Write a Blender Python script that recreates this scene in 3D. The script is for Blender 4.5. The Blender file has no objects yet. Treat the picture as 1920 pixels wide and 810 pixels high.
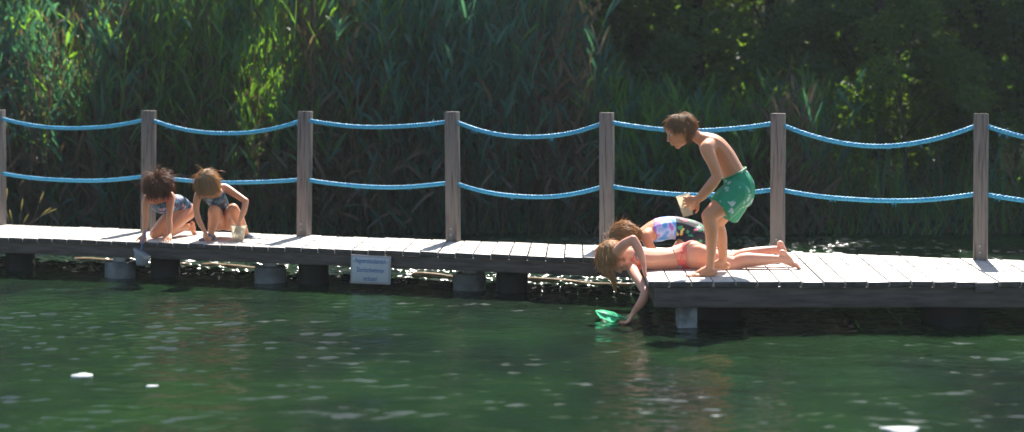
import bpy, bmesh, math, random
import numpy as np
from mathutils import Vector, Matrix

# ------------------------------------------------------------------ camera, world, sun, exposure
S = bpy.context.scene
COL = S.collection
F = 3000.0; HC = 1.56; HOR = 179.0; ZD = 0.3225
cam = bpy.data.objects.new('camera', bpy.data.cameras.new('camera'))
COL.objects.link(cam); S.camera = cam
cam.location = (0, 0, HC); cam.rotation_euler = (math.radians(90), 0, 0)
cam.data.sensor_width = 36; cam.data.lens = 36 * F / 1920
cam.data.shift_y = -(405 - HOR) / 1920
cam.data.clip_end = 600; cam.data.clip_start = 0.1
cam.data.dof.use_dof = True; cam.data.dof.focus_distance = 12.0; cam.data.dof.aperture_fstop = 1.2

SUN_EL, SUN_AZ = math.radians(52), math.radians(12)
SUN = Vector((math.sin(SUN_AZ) * math.cos(SUN_EL), math.cos(SUN_AZ) * math.cos(SUN_EL), math.sin(SUN_EL)))
W = bpy.data.worlds.new('World'); S.world = W; W.use_nodes = True
nt = W.node_tree
bg = nt.nodes['Background']; sky = nt.nodes.new('ShaderNodeTexSky')
sky.sky_type = 'NISHITA'; sky.sun_disc = False
sky.sun_elevation = SUN_EL; sky.sun_rotation = SUN_AZ
nt.links.new(sky.outputs[0], bg.inputs[0]); bg.inputs[1].default_value = 0.08
sun = bpy.data.objects.new('sun', bpy.data.lights.new('sun', 'SUN')); COL.objects.link(sun)
sun.data.energy = 5.0; sun.data.angle = math.radians(0.53); sun.data.color = (1.0, 0.94, 0.86)
sun.rotation_euler = (-SUN).to_track_quat('-Z', 'Y').to_euler()
S.view_settings.view_transform = 'Standard'; S.view_settings.look = 'None'
S.view_settings.exposure = 1.4; S.view_settings.gamma = 1
S.render.engine = 'CYCLES'
S.cycles.max_bounces = 7; S.cycles.transparent_max_bounces = 10
S.cycles.sample_clamp_indirect = 4.0

rng = np.random.default_rng(7)
random.seed(7)
V = Vector

def at(px, py, Y):
    return V(((px - 960) * Y / F, Y, HC - (py - HOR) * Y / F))

# ------------------------------------------------------------------ materials
def mat(name, color, rough=0.6, spec=0.5, noise=None, bump=0.0, coords='Object', scale=(1, 1, 1), island=0.0,
        sss=0.0, translucent=None, tmix=0.5, metallic=0.0, detail=4):
    """noise=(color2, scale, low, high) mixes to color2"""
    m = bpy.data.materials.new(name); m.use_nodes = True
    N, L = m.node_tree.nodes, m.node_tree.links
    b = N['Principled BSDF']; out = N['Material Output']
    b.inputs['Roughness'].default_value = rough
    b.inputs['Specular IOR Level'].default_value = spec
    b.inputs['Metallic'].default_value = metallic
    b.inputs['Base Color'].default_value = (*color, 1)
    src = None
    if noise or bump:
        tc = N.new('ShaderNodeTexCoord'); mp = N.new('ShaderNodeMapping')
        mp.inputs['Scale'].default_value = scale
        L.new(tc.outputs[coords], mp.inputs[0])
        nz = N.new('ShaderNodeTexNoise'); nz.inputs['Scale'].default_value = noise[1] if noise else 20
        nz.inputs['Detail'].default_value = detail
        L.new(mp.outputs[0], nz.inputs['Vector'])
        if noise:
            r = N.new('ShaderNodeMapRange')
            r.inputs[1].default_value = noise[2]; r.inputs[2].default_value = noise[3]
            L.new(nz.outputs[0], r.inputs[0])
            mx = N.new('ShaderNodeMix'); mx.data_type = 'RGBA'
            mx.inputs[6].default_value = (*color, 1); mx.inputs[7].default_value = (*noise[0], 1)
            L.new(r.outputs[0], mx.inputs[0]); src = mx.outputs[2]
        if bump:
            bp = N.new('ShaderNodeBump'); bp.inputs['Strength'].default_value = bump
            bp.inputs['Distance'].default_value = 0.01
            L.new(nz.outputs[0], bp.inputs['Height']); L.new(bp.outputs[0], b.inputs['Normal'])
    if island:
        g = N.new('ShaderNodeNewGeometry'); hs = N.new('ShaderNodeHueSaturation')
        mr = N.new('ShaderNodeMapRange'); mr.inputs[3].default_value = 1 - island; mr.inputs[4].default_value = 1 + island
        L.new(g.outputs['Random Per Island'], mr.inputs[0]); L.new(mr.outputs[0], hs.inputs['Value'])
        if src: L.new(src, hs.inputs['Color'])
        else: hs.inputs['Color'].default_value = (*color, 1)
        src = hs.outputs[0]
    if src: L.new(src, b.inputs['Base Color'])
    if sss:
        b.inputs['Subsurface Weight'].default_value = sss
        b.inputs['Subsurface Radius'].default_value = (1.0, 0.35, 0.15)
        b.inputs['Subsurface Scale'].default_value = 0.02
    if translucent:
        t = N.new('ShaderNodeBsdfTranslucent'); t.inputs[0].default_value = (*translucent, 1)
        ms = N.new('ShaderNodeMixShader'); ms.inputs[0].default_value = tmix
        L.new(b.outputs[0], ms.inputs[1]); L.new(t.outputs[0], ms.inputs[2]); L.new(ms.outputs[0], out.inputs[0])
    return m

# ------------------------------------------------------------------ object helpers
def np_mesh(name, verts, faces_quads=None, faces_tris=None, mats=(), matidx=None, smooth=False):
    me = bpy.data.meshes.new(name)
    verts = np.asarray(verts, dtype=np.float32)
    fl = []
    ls = []; lt = []
    n = 0
    if faces_quads is not None and len(faces_quads):
        q = np.asarray(faces_quads, dtype=np.int32); fl.append(q.ravel())
        ls.append(np.arange(len(q)) * 4); lt.append(np.full(len(q), 4)); n = q.size
    if faces_tris is not None and len(faces_tris):
        t = np.asarray(faces_tris, dtype=np.int32); fl.append(t.ravel())
        ls.append(n + np.arange(len(t)) * 3); lt.append(np.full(len(t), 3))
    loops = np.concatenate(fl); ls = np.concatenate(ls); lt = np.concatenate(lt)
    me.vertices.add(len(verts)); me.vertices.foreach_set('co', verts.ravel())
    me.loops.add(len(loops)); me.loops.foreach_set('vertex_index', loops)
    me.polygons.add(len(ls)); me.polygons.foreach_set('loop_start', ls.astype(np.int32))
    me.polygons.foreach_set('loop_total', lt.astype(np.int32))
    if matidx is not None: me.polygons.foreach_set('material_index', np.asarray(matidx, dtype=np.int32))
    if smooth: me.polygons.foreach_set('use_smooth', np.ones(len(ls), dtype=bool))
    for m in mats: me.materials.append(m)
    me.update(calc_edges=True); me.validate()
    return me

def link(name, me, parent=None):
    o = bpy.data.objects.new(name, me); COL.objects.link(o)
    if parent: o.parent = parent; o.matrix_parent_inverse = Matrix.Translation(-parent.location)
    return o

def tag(o, label=None, cat=None, group=None, kind=None):
    if label: o['label'] = label
    if cat: o['category'] = cat
    if group: o['group'] = group
    if kind: o['kind'] = kind
    return o

def thing(name, loc, label, cat, group=None):
    o = bpy.data.objects.new(name, None); COL.objects.link(o); o.location = loc
    o.empty_display_size = 0.1
    return tag(o, label, cat, group)

class MB:
    def __init__(s): s.v = []; s.q = []; s.t = []; s.n = 0
    def add(s, v, q=(), t=()):
        s.v.append(np.asarray(v, dtype=np.float64).reshape(-1, 3))
        if len(q): s.q.append(np.asarray(q) + s.n)
        if len(t): s.t.append(np.asarray(t) + s.n)
        s.n += len(s.v[-1])
    def hexa(s, c):   # 8 corners: bottom 4 ccw, top 4 ccw
        s.add(c, [(3, 2, 1, 0), (4, 5, 6, 7), (0, 1, 5, 4), (1, 2, 6, 5), (2, 3, 7, 6), (3, 0, 4, 7)])
    def box(s, c, size, rz=0):
        cx, cy, cz = c; a, b, h = [k / 2 for k in size]; co, si = math.cos(rz), math.sin(rz)
        pts = []
        for z in (-h, h):
            for x, y in ((-a, -b), (a, -b), (a, b), (-a, b)):
                pts.append((cx + x * co - y * si, cy + x * si + y * co, cz + z))
        s.hexa(pts)
    def tube(s, pts, rad, n=8, cap=True):
        pts = [V(p) for p in pts]; k = len(pts)
        if not hasattr(rad, '__len__'): rad = [rad] * k
        ring = []; up = V((0, 0, 1)); prev = None
        for i, p in enumerate(pts):
            d = (pts[min(i + 1, k - 1)] - pts[max(i - 1, 0)]).normalized()
            if prev is None:
                a = d.cross(up if abs(d.z) < 0.9 else V((1, 0, 0))).normalized()
            else:
                a = (prev - d * prev.dot(d)).normalized()
            prev = a; b = d.cross(a)
            for j in range(n):
                t = 2 * math.pi * j / n
                ring.append(p + (a * math.cos(t) + b * math.sin(t)) * rad[i])
        q = [(i * n + j, i * n + (j + 1) % n, (i + 1) * n + (j + 1) % n, (i + 1) * n + j) for i in range(k - 1) for j in range(n)]
        t = []
        if cap:
            c0 = len(ring); ring.append(pts[0]); ring.append(pts[-1])
            t = [(c0, (j + 1) % n, j) for j in range(n)] + [(c0 + 1, (k - 1) * n + j, (k - 1) * n + (j + 1) % n) for j in range(n)]
        s.add([tuple(p) for p in ring], q, t)
    def lathe(s, prof, c=(0, 0, 0), n=24):
        v = []; k = len(prof)
        for r, z in prof:
            for j in range(n):
                t = 2 * math.pi * j / n; v.append((c[0] + r * math.cos(t), c[1] + r * math.sin(t), c[2] + z))
        q = [(i * n + j, i * n + (j + 1) % n, (i + 1) * n + (j + 1) % n, (i + 1) * n + j) for i in range(k - 1) for j in range(n)]
        s.add(v, q)
    def build(s, name, m, parent=None, smooth=False, bevel=0, ends=None):
        qs = np.concatenate(s.q) if s.q else None
        mi = None
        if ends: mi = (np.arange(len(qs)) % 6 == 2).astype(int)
        me = np_mesh(name, np.concatenate(s.v), qs, np.concatenate(s.t) if s.t else None, [m] + ([ends] if ends else []), matidx=mi, smooth=smooth)
        o = link(name, me, parent)
        if bevel:
            b = o.modifiers.new('bevel', 'BEVEL'); b.width = bevel; b.segments = 2; b.limit_method = 'ANGLE'
        return o

# ------------------------------------------------------------------ material library
M_deck = mat('weathered_planks', (0.62, 0.585, 0.52), 0.42, 0.8, ((0.46, 0.43, 0.40), 6, 0.35, 0.7), 0.5, scale=(9, 1, 1), island=0.13)
M_plankend = mat('dark_plank_front_end', (0.09, 0.08, 0.07), 0.8, 0.2, ((0.05, 0.045, 0.04), 20, 0.35, 0.7))  # darker colour given only to the front end face of each plank
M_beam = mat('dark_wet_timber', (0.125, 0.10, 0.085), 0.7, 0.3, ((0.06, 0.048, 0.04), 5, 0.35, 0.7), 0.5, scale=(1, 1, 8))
M_post = mat('grey_post_wood', (0.165, 0.14, 0.122), 0.75, 0.25, ((0.075, 0.062, 0.055), 6, 0.5, 0.68), 0.9, scale=(9, 9, 0.5), island=0.0)
M_conc = mat('wet_concrete', (0.17, 0.18, 0.17), 0.75, 0.3, ((0.08, 0.09, 0.08), 9, 0.35, 0.7), 0.4)
M_pile = mat('dark_pile', (0.03, 0.028, 0.025), 0.8, 0.2, ((0.015, 0.02, 0.015), 8, 0.4, 0.7), 0.4)  # near-black tone on the rear walkway piles and thick platform piles
M_palep = mat('pale_pile_paint', (0.24, 0.25, 0.24), 0.7, 0.3, ((0.1, 0.11, 0.1), 12, 0.4, 0.65), 0.4)
M_metal = mat('galvanised', (0.35, 0.36, 0.37), 0.5, 0.5, metallic=0.6)
M_log = mat('wet_log', (0.34, 0.25, 0.15), 0.25, 0.7, ((0.2, 0.14, 0.08), 8, 0.4, 0.7), 0.6, scale=(1, 5, 5))
M_rope = mat('blue_rope_fibre', (0.035, 0.34, 0.53), 0.45, 0.5, ((0.09, 0.47, 0.66), 60, 0.4, 0.7), 0.6, translucent=(0.12, 0.5, 0.85), tmix=0.25)
M_sign = mat('white_enamel_sign', (0.44, 0.46, 0.47), 0.4, 0.4, ((0.38, 0.40, 0.41), 5, 0.5, 0.8))
M_signedge = mat('pale_sign_border', (0.36, 0.33, 0.33), 0.5, 0.3)
M_ink = mat('blue_lettering', (0.03, 0.12, 0.32), 0.5, 0.3)
M_foam = mat('pale_foam', (0.34, 0.37, 0.38), 0.6, 0.3)
M_cup = mat('clear_plastic', (0.66, 0.60, 0.48), 0.25, 0.6, translucent=(0.85, 0.82, 0.7), tmix=0.55)
M_net = mat('white_mesh_net', (0.45, 0.48, 0.5), 0.5, 0.3, translucent=(0.5, 0.5, 0.5), tmix=0.4)
M_gnet = mat('green_mesh_net', (0.2, 0.8, 0.5), 0.4, 0.4, translucent=(0.4, 0.95, 0.68), tmix=0.7)
M_shoe = mat('grey_shoe', (0.16, 0.18, 0.22), 0.7, 0.3)
M_white = mat('eye_white', (0.7, 0.68, 0.65), 0.2, 0.5)
M_iris = mat('dark_iris', (0.03, 0.02, 0.015), 0.2, 0.5)
M_soil = mat('bank_soil', (0.045, 0.05, 0.025), 0.95, 0.1, ((0.02, 0.03, 0.012), 3, 0.35, 0.65), 0.6)
M_bark = mat('dark_bark', (0.07, 0.055, 0.04), 0.9, 0.2, ((0.03, 0.025, 0.02), 6, 0.35, 0.7), 0.8, scale=(4, 4, 0.7))

_n = M_post.node_tree; _b = _n.nodes['Principled BSDF']; _l = _b.inputs['Base Color'].links[0]; _f = _l.from_socket
_oi = _n.nodes.new('ShaderNodeObjectInfo'); _mr = _n.nodes.new('ShaderNodeMapRange'); _mr.inputs[3].default_value = .82; _mr.inputs[4].default_value = 1.2
_hs = _n.nodes.new('ShaderNodeHueSaturation'); _n.links.new(_oi.outputs['Random'], _mr.inputs[0]); _n.links.new(_mr.outputs[0], _hs.inputs['Value'])
_n.links.new(_f, _hs.inputs['Color']); _n.links.new(_hs.outputs[0], _b.inputs['Base Color'])
def leafmat(name, c, tr, tm=0.45, rough=0.45):
    return mat(name, c, rough, 0.4, island=0.35, translucent=tr, tmix=tm)
M_leafA = leafmat('leaf_deep_green', (0.022, 0.052, 0.028), (0.18, 0.36, 0.03))
M_leafB = leafmat('leaf_mid_green', (0.030, 0.065, 0.030), (0.28, 0.46, 0.03))
M_leafC = leafmat('leaf_brownish', (0.065, 0.055, 0.032), (0.16, 0.15, 0.04), 0.35)
M_reedA = leafmat('reed_green', (0.026, 0.090, 0.046), (0.24, 0.50, 0.03), 0.45)
M_reedB = leafmat('reed_bluegreen', (0.025, 0.088, 0.078), (0.10, 0.32, 0.12), 0.4)
M_reedC = leafmat('reed_dry', (0.090, 0.072, 0.048), (0.20, 0.15, 0.06), 0.3)
M_seed = leafmat('seed_head_yellow', (0.42, 0.36, 0.12), (0.5, 0.42, 0.1), 0.4)

# ------------------------------------------------------------------ terrain and water
def smooth01(t): t = np.clip(t, 0, 1); return t * t * (3 - 2 * t)
def terrain_z(x, y):
    z = -1.3 + 1.42 * smooth01((y - 17.0) / 1.3) + 0.3 * smooth01((y - 18.5) / 5) + 6.0 * smooth01((y - 27) / 16)
    z = z + 0.05 * np.sin(x * 1.3 + y) * smooth01((y - 17.5) / 2)
    return z
xs = np.concatenate([np.linspace(-160, -14, 20), np.linspace(-13, 13, 80), np.linspace(14, 160, 20)])
ys = np.concatenate([np.linspace(-120, 14, 20), np.linspace(15, 45, 110), np.linspace(48, 260, 20)])
gx, gy = np.meshgrid(xs, ys); gz = terrain_z(gx, gy)
vv = np.stack([gx, gy, gz], -1).reshape(-1, 3); nx = len(xs); ny = len(ys)
ii, jj = np.meshgrid(np.arange(ny - 1), np.arange(nx - 1), indexing='ij')
qq = np.stack([ii * nx + jj, ii * nx + jj + 1, (ii + 1) * nx + jj + 1, (ii + 1) * nx + jj], -1).reshape(-1, 4)
tag(link('ground', np_mesh('ground', vv, qq, mats=[M_soil], smooth=True)), kind='structure')

def water_material():
    m = bpy.data.materials.new('pond_water'); m.use_nodes = True
    N, L = m.node_tree.nodes, m.node_tree.links
    b = N['Principled BSDF']
    b.inputs['Roughness'].default_value = 0.10
    b.inputs['IOR'].default_value = 1.33
    tc = N.new('ShaderNodeTexCoord')
    def noise(sc, scale, det=2, dist=0.0):
        mp = N.new('ShaderNodeMapping'); mp.inputs['Scale'].default_value = scale
        L.new(tc.outputs['Object'], mp.inputs[0])
        n = N.new('ShaderNodeTexNoise'); n.inputs['Scale'].default_value = sc; n.inputs['Detail'].default_value = det
        n.inputs['Distortion'].default_value = dist
        L.new(mp.outputs[0], n.inputs['Vector']); return n.outputs[0]
    # murky body colour: green algae water with darker patches
    cr = N.new('ShaderNodeMix'); cr.data_type = 'RGBA'
    cr.inputs[6].default_value = (0.005, 0.011, 0.007, 1); cr.inputs[7].default_value = (0.0095, 0.029, 0.009, 1)
    rr = N.new('ShaderNodeMapRange'); rr.inputs[1].default_value = 0.35; rr.inputs[2].default_value = 0.65
    L.new(noise(0.9, (1, 0.5, 1), 3), rr.inputs[0]); L.new(rr.outputs[0], cr.inputs[0]); L.new(cr.outputs[2], b.inputs['Base Color'])
    def mul(a, k):
        x = N.new('ShaderNodeMath'); x.operation = 'MULTIPLY'; L.new(a, x.inputs[0])
        if isinstance(k, float): x.inputs[1].default_value = k
        else: L.new(k, x.inputs[1])
        return x.outputs[0]
    def add(a, c):
        x = N.new('ShaderNodeMath'); x.operation = 'ADD'; L.new(a, x.inputs[0]); L.new(c, x.inputs[1]); return x.outputs[0]
    h = add(mul(noise(2.2, (1, 1.5, 1), 2, 0.6), 0.010), mul(noise(7.0, (0.8, 1.4, 1), 2, 0.5), 0.004))
    fine = mul(noise(26.0, (1, 1.2, 1), 2, 0.3), 0.0032)
    # choppier water in the reach between the walkway and the bank
    sp = N.new('ShaderNodeSeparateXYZ'); L.new(tc.outputs['Object'], sp.inputs[0])
    k = N.new('ShaderNodeMapRange'); k.inputs[1].default_value = 11.0; k.inputs[2].default_value = 13.3
    k.inputs[3].default_value = 0.7; k.inputs[4].default_value = 1.4
    L.new(sp.outputs[1], k.inputs[0])
    h = add(h, mul(fine, k.outputs[0]))
    bp = N.new('ShaderNodeBump'); bp.inputs['Strength'].default_value = 1.0; bp.inputs['Distance'].default_value = 1.0
    L.new(h, bp.inputs['Height']); L.new(bp.outputs[0], b.inputs['Normal'])
    return m
M_water = water_material()
def water_mesh():
    X0, X1, Y0, Y1, st = -6.3, 6.3, 6.3, 18.4, 0.0155
    xs = np.arange(X0, X1 + st / 2, st); ys = np.arange(Y0, Y1 + st / 2, st)
    gx, gy = np.meshgrid(xs, ys); X1, Y1 = xs[-1], ys[-1]
    r = np.random.default_rng(21); z = np.zeros_like(gx)
    gust = .85 + .35 * np.sin(gx * .9 + 1.3 * np.sin(gy * .7)) * np.sin(gy * 1.1 + gx * .35)
    chop = 1 + CHOP * smooth01((gy + .37 * gx - 12.6) / .7) * (1 - .65 * smooth01((gx - 1.0) / .8))
    for i in range(90):
        short = i >= 30
        lam = .055 * (3.0 ** r.uniform()) if short else .20 * (4.0 ** r.uniform()); a = r.normal(0, math.radians(24)); k = 2 * math.pi / lam
        amp = (SLOPE * math.sqrt(2 / 60) if short else .05 * math.sqrt(2 / 30)) / k * r.uniform(.6, 1.4)
        kx, ky = k * math.sin(a), k * math.cos(a)
        w = np.sin(kx * gx + ky * gy + r.uniform(0, 6.28) + .5 * np.sin(gx * 1.7 + i) )
        z += amp * w * (chop * gust if short else 1.0)
    edge = smooth01((gx - X0) / .3) * smooth01((X1 - gx) / .3) * smooth01((gy - Y0) / .3) * smooth01((Y1 - gy) / .3)
    z *= edge
    v = np.stack([gx, gy, z], -1).reshape(-1, 3); nx, ny = len(xs), len(ys)
    ii, jj = np.meshgrid(np.arange(ny - 1), np.arange(nx - 1), indexing='ij')
    q = np.stack([ii * nx + jj, ii * nx + jj + 1, (ii + 1) * nx + jj + 1, (ii + 1) * nx + jj], -1).reshape(-1, 4)
    n = len(v); o = [(-160, -120, 0), (160, -120, 0), (160, 19.6, 0), (-160, 19.6, 0), (X0, Y0, 0), (X1, Y0, 0), (X1, Y1, 0), (X0, Y1, 0)]
    q2 = np.array([(0, 1, 5, 4), (1, 2, 6, 5), (2, 3, 7, 6), (3, 0, 4, 7)]) + n
    return np_mesh('water', np.concatenate([v, o]), np.concatenate([q, q2]), mats=[M_water], smooth=True)
SLOPE, CHOP = 0.125, 4.9
tag(link('water', water_mesh()), kind='structure')

# ------------------------------------------------------------------ haze
def haze(d):
    mb = MB(); mb.box((0, 70, 12), (330, 390, 28)); 
    m = bpy.data.materials.new('pale_haze'); m.use_nodes = True; N = m.node_tree.nodes; N.remove(N['Principled BSDF'])
    v = N.new('ShaderNodeVolumePrincipled'); v.inputs['Density'].default_value = d; v.inputs['Color'].default_value = (.86, .93, 1, 1); v.inputs['Anisotropy'].default_value = .35
    m.node_tree.links.new(v.outputs[0], N['Material Output'].inputs['Volume'])
    tag(mb.build('haze', m), kind='stuff')
haze(.0006)

# ------------------------------------------------------------------ jetty: walkway, platform, posts, ropes
def back_y(x): return 13.396 - 0.3847 * x
def front_y(x): return 12.393 - 0.357 * x
PFY = 10.62
TH = 0.036

def plank(mb, xf0, xf1, yf, xb0, xb1, yb0, yb1, z=ZD):
    g = 0.0045
    dz = random.uniform(-0.003, 0.003); dy = random.uniform(-0.008, 0.008); zt = random.uniform(-0.002, 0.002)
    if not hasattr(yf, '__len__'): yf = (yf, yf)
    c = []
    for zz in (z - TH, z):
        c += [(xf0 + g, yf[0] + dy, zz + dz + zt), (xf1 - g, yf[1] + dy, zz + dz), (xb1 - g, yb1, zz + dz), (xb0 + g, yb0, zz + dz - zt)]
    mb.hexa(c)

walk = thing('jetty_walkway', (-2.0, 13.5, ZD), 'long narrow plank walkway on low piles, running left from the wide platform', 'jetty')
mb = MB(); x = -8.2; SL = 0.04
while x < 0.945:
    x1 = min(x + 0.141, 0.952)
    yb = back_y(x + 0.03) + 0.07
    d = yb - front_y(x)
    plank(mb, x, x1, (front_y(x), front_y(x1)), x + SL * d, x1 + SL * d, back_y(x + .05) + .07, back_y(x1 + .05) + .07)
    x = x1
mb.build('decking', M_deck, walk, bevel=0.003, ends=M_plankend)
def sloped_beam(parent, name, fy, off, x0, x1, z0, z1, m, th=0.06):
    b = MB(); c = []
    for z in (z0, z1):
        c += [(x0, fy(x0) + off, z), (x1, fy(x1) + off, z), (x1, fy(x1) + off + th, z), (x0, fy(x0) + off + th, z)]
    b.hexa(c); return b.build(name, m, parent, bevel=0.006)
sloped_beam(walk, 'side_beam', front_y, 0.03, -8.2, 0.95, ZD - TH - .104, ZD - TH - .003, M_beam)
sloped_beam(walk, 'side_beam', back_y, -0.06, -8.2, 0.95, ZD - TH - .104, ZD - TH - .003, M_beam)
def pile(parent, name, x, y, r, ztop, m, sq=False):
    b = MB()
    if sq: b.box((x, y, (ztop - 1.4) / 2), (2 * r, 2 * r, ztop + 1.4), 0.05); o = b.build(name, m, parent, bevel=0.012)
    else:
        b.lathe([(0.001, ztop), (r * .94, ztop), (r, ztop - .015), (r * 1.01, -.1), (r, -1.4)], (x, y, 0), 28); o = b.build(name, m, parent)
    return o
for px, Y in ((-58, 14.2), (226, 13.76), (507, 13.38), (880, 12.87)):
    p = at(px, 400, Y)
    pile(walk, 'concrete_foot', p.x, Y, 0.132, 0.135, M_conc)
    b = MB(); b.box((p.x + .02, Y - .05, .135 + .035), (.08, .05, .075)); b.box((p.x - .04, Y - 0.02, .135 + .03), (.03, .05, .06))
    b.build('bracket', M_metal, walk, bevel=0.003)
for px in (38, 310, 588, 960):
    Y = 13.5
    for _ in range(5): Y = front_y((px - 960) * Y / F) + .33
    p = at(px, 400, Y); pile(walk, 'pile', p.x, Y, 0.125, ZD - TH - .106, M_pile)
# cross joists
for x in np.arange(-7.6, 0.8, 1.3):
    b = MB(); b.box((x, (front_y(x) + back_y(x)) / 2, ZD - TH - .06), (.06, back_y(x) - front_y(x) - .2, .09)); b.build('joist', M_beam, walk)

plat = thing('jetty_platform', (2.5, 11.5, ZD), 'wide plank platform on thick piles, projecting forward at the right end of the jetty', 'jetty')
mb = MB(); x = 0.9
while x < 7.5:
    x1 = x + 0.146
    sl = 0.04 + 0.07 * min(1, max(0, (x - 1.3) / 1.5))
    sl1 = 0.04 + 0.07 * min(1, max(0, (x1 - 1.3) / 1.5))
    bx0 = x + sl * (back_y(x) - PFY); bx1 = x1 + sl1 * (back_y(x1) - PFY)
    plank(mb, x, x1, PFY, bx0, bx1, back_y(bx0) + .07, back_y(bx1) + .07)
    x = x1
mb.build('decking', M_deck, plat, bevel=0.003, ends=M_plankend)
b = MB(); b.box((3.135, PFY + .02, ZD - .037), (.13, .07, .062)); b.build('joint_block', M_beam, plat, bevel=0.004)
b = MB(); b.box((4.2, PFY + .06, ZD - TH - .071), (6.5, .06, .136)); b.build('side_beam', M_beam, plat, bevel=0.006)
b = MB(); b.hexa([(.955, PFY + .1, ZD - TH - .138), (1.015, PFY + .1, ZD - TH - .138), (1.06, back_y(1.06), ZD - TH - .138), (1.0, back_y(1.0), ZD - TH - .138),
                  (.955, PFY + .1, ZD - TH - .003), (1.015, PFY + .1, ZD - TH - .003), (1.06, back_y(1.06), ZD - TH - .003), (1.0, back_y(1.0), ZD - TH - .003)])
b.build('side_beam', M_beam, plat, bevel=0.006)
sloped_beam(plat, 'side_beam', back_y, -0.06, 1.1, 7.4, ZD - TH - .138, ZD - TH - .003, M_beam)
for x in np.arange(1.7, 7.2, .75):
    b = MB(); b.box((x, (PFY + .1 + back_y(x)) / 2, ZD - TH - .07), (.06, back_y(x) - PFY - .3, .11)); b.build('joist', M_beam, plat)
tag(pile(plat, 'pile', at(1287, 0, 10.79).x, 10.79, 0.066, ZD - TH - .141, M_palep, sq=True), 'pale square front pile with peeling surface')
for px, Y, r in ((1350, 11.2, .155), (1783, 11.0, .20), (2120, 11.0, .2)):
    p = at(px, 0, Y); pile(plat, 'pile', p.x, Y, r, ZD - TH - .141, M_pile)

RZ = math.atan(-0.3847)
post_px = [(-962 + 960, -4.9), (278, -3.337), (570, -1.833), (850, -.498), (1138, .777), (1458, 2.09), (1838, 3.525)]
post_X = [-6.4] + [p[1] for p in post_px] + [5.0]
plabel = {-4.9: 'weathered grey square post cut by the left edge of the picture', -3.337: 'grey square post right behind the dark-haired kneeling girl',
          -1.833: 'grey square post just right of the girl with the plastic cup', -.498: 'grey square post standing on the bare walkway, well right of the small white sign',
          .777: 'grey square post at the join of walkway and platform, behind the lying girls', 2.09: 'grey square post behind the bare feet on the platform, right of the boy',
          3.525: 'tallest looking grey square post, alone on the bare right part of the platform'}
for X in post_X[1:-1]:
    Y = back_y(X)
    th = thing('rope_post', (X, Y, ZD), plabel[X], 'post', 'wooden posts carrying the blue ropes')
    b = MB(); b.box((X, Y, (ZD - .15 + ZD + 1.1) / 2 + random.uniform(-.003, .003)), (.101, .101, 1.1 + .15), RZ)
    b.build('shaft', M_post, th, bevel=0.005); th.rotation_euler = (random.uniform(-.012, .012), random.uniform(-.012, .012), 0)
    b = MB()
    nrm = V((math.sin(RZ), -math.cos(RZ), 0))
    for z in (ZD + .06, ZD + .11):
        b = MB(); c = V((X, Y, z)) + nrm * .0505
        b.tube([c, c + nrm * .006], .009, 8)
        b.build('bolt', M_metal, th)

def rope(name, label, z0, sags):
    pts = []
    for i in range(len(post_X) - 1):
        a = V((post_X[i], back_y(post_X[i]), z0 + random.uniform(-.006, .006) if i else z0)); b = V((post_X[i + 1], back_y(post_X[i + 1]), z0))
        n = 110
        ph = random.uniform(0, 6)
        for k in range(n):
            s = k / n; p = a.lerp(b, s); p.z = z0 - 4 * sags[i] * s * (1 - s) + .0025 * math.sin(9 * s + ph) * math.sin(math.pi * s)
            pts.append(p)
    th = thing(name, pts[len(pts) // 2], label, 'rope', 'blue ropes strung between the posts')
    P = np.array([tuple(p) for p in pts]); d = np.gradient(P, axis=0); L = np.cumsum(np.linalg.norm(d, axis=1))
    d /= np.linalg.norm(d, axis=1)[:, None]
    side = np.cross(d, [0, 0, 1]); side /= np.linalg.norm(side, axis=1)[:, None]; up = np.cross(side, d)
    b = MB()
    for s in range(3):
        t = L / .085 * 2 * math.pi + s * 2 * math.pi / 3
        C = P + (side * np.cos(t)[:, None] + up * np.sin(t)[:, None]) * .0102
        b.tube([tuple(c) for c in C], .0100, 6)
    b.build('twisted_strands', M_rope, th, smooth=True)
    f = MB()
    for _ in range(900):
        i = random.randrange(len(pts) - 1); c = V(P[i]); u = V(rng.normal(size=3)); u.z += random.choice((-.7, .6)); u.normalize()
        l = random.uniform(.006, .024)
        q = c + u * .015; q2 = q + u * l * .6 + V(d[i]) * l * .5; f.tube([q, q2], [.0016, .0006], 3)
    for _ in range(16):     # little frayed tufts
        i = random.randrange(len(pts) - 1); c = V(P[i]); 
        for k in range(9):
            u = V(rng.normal(size=3)); u.z -= 1.0; u.normalize(); f.tube([c + u * .012, c + u * random.uniform(.03, .055)], [.0025, .001], 3)
    tag(f.build('frayed_fibres', M_rope, th), kind='stuff')
rope('rope', 'upper thick twisted blue rope sagging between the post tops', 1.346, [.09, .095, .13, .06, .135, .068, .175, .15])
rope('rope', 'lower thick twisted blue rope sagging at half height of the posts', .822, [.05, .06, .045, .055, .11, .058, .072, .07])

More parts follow.
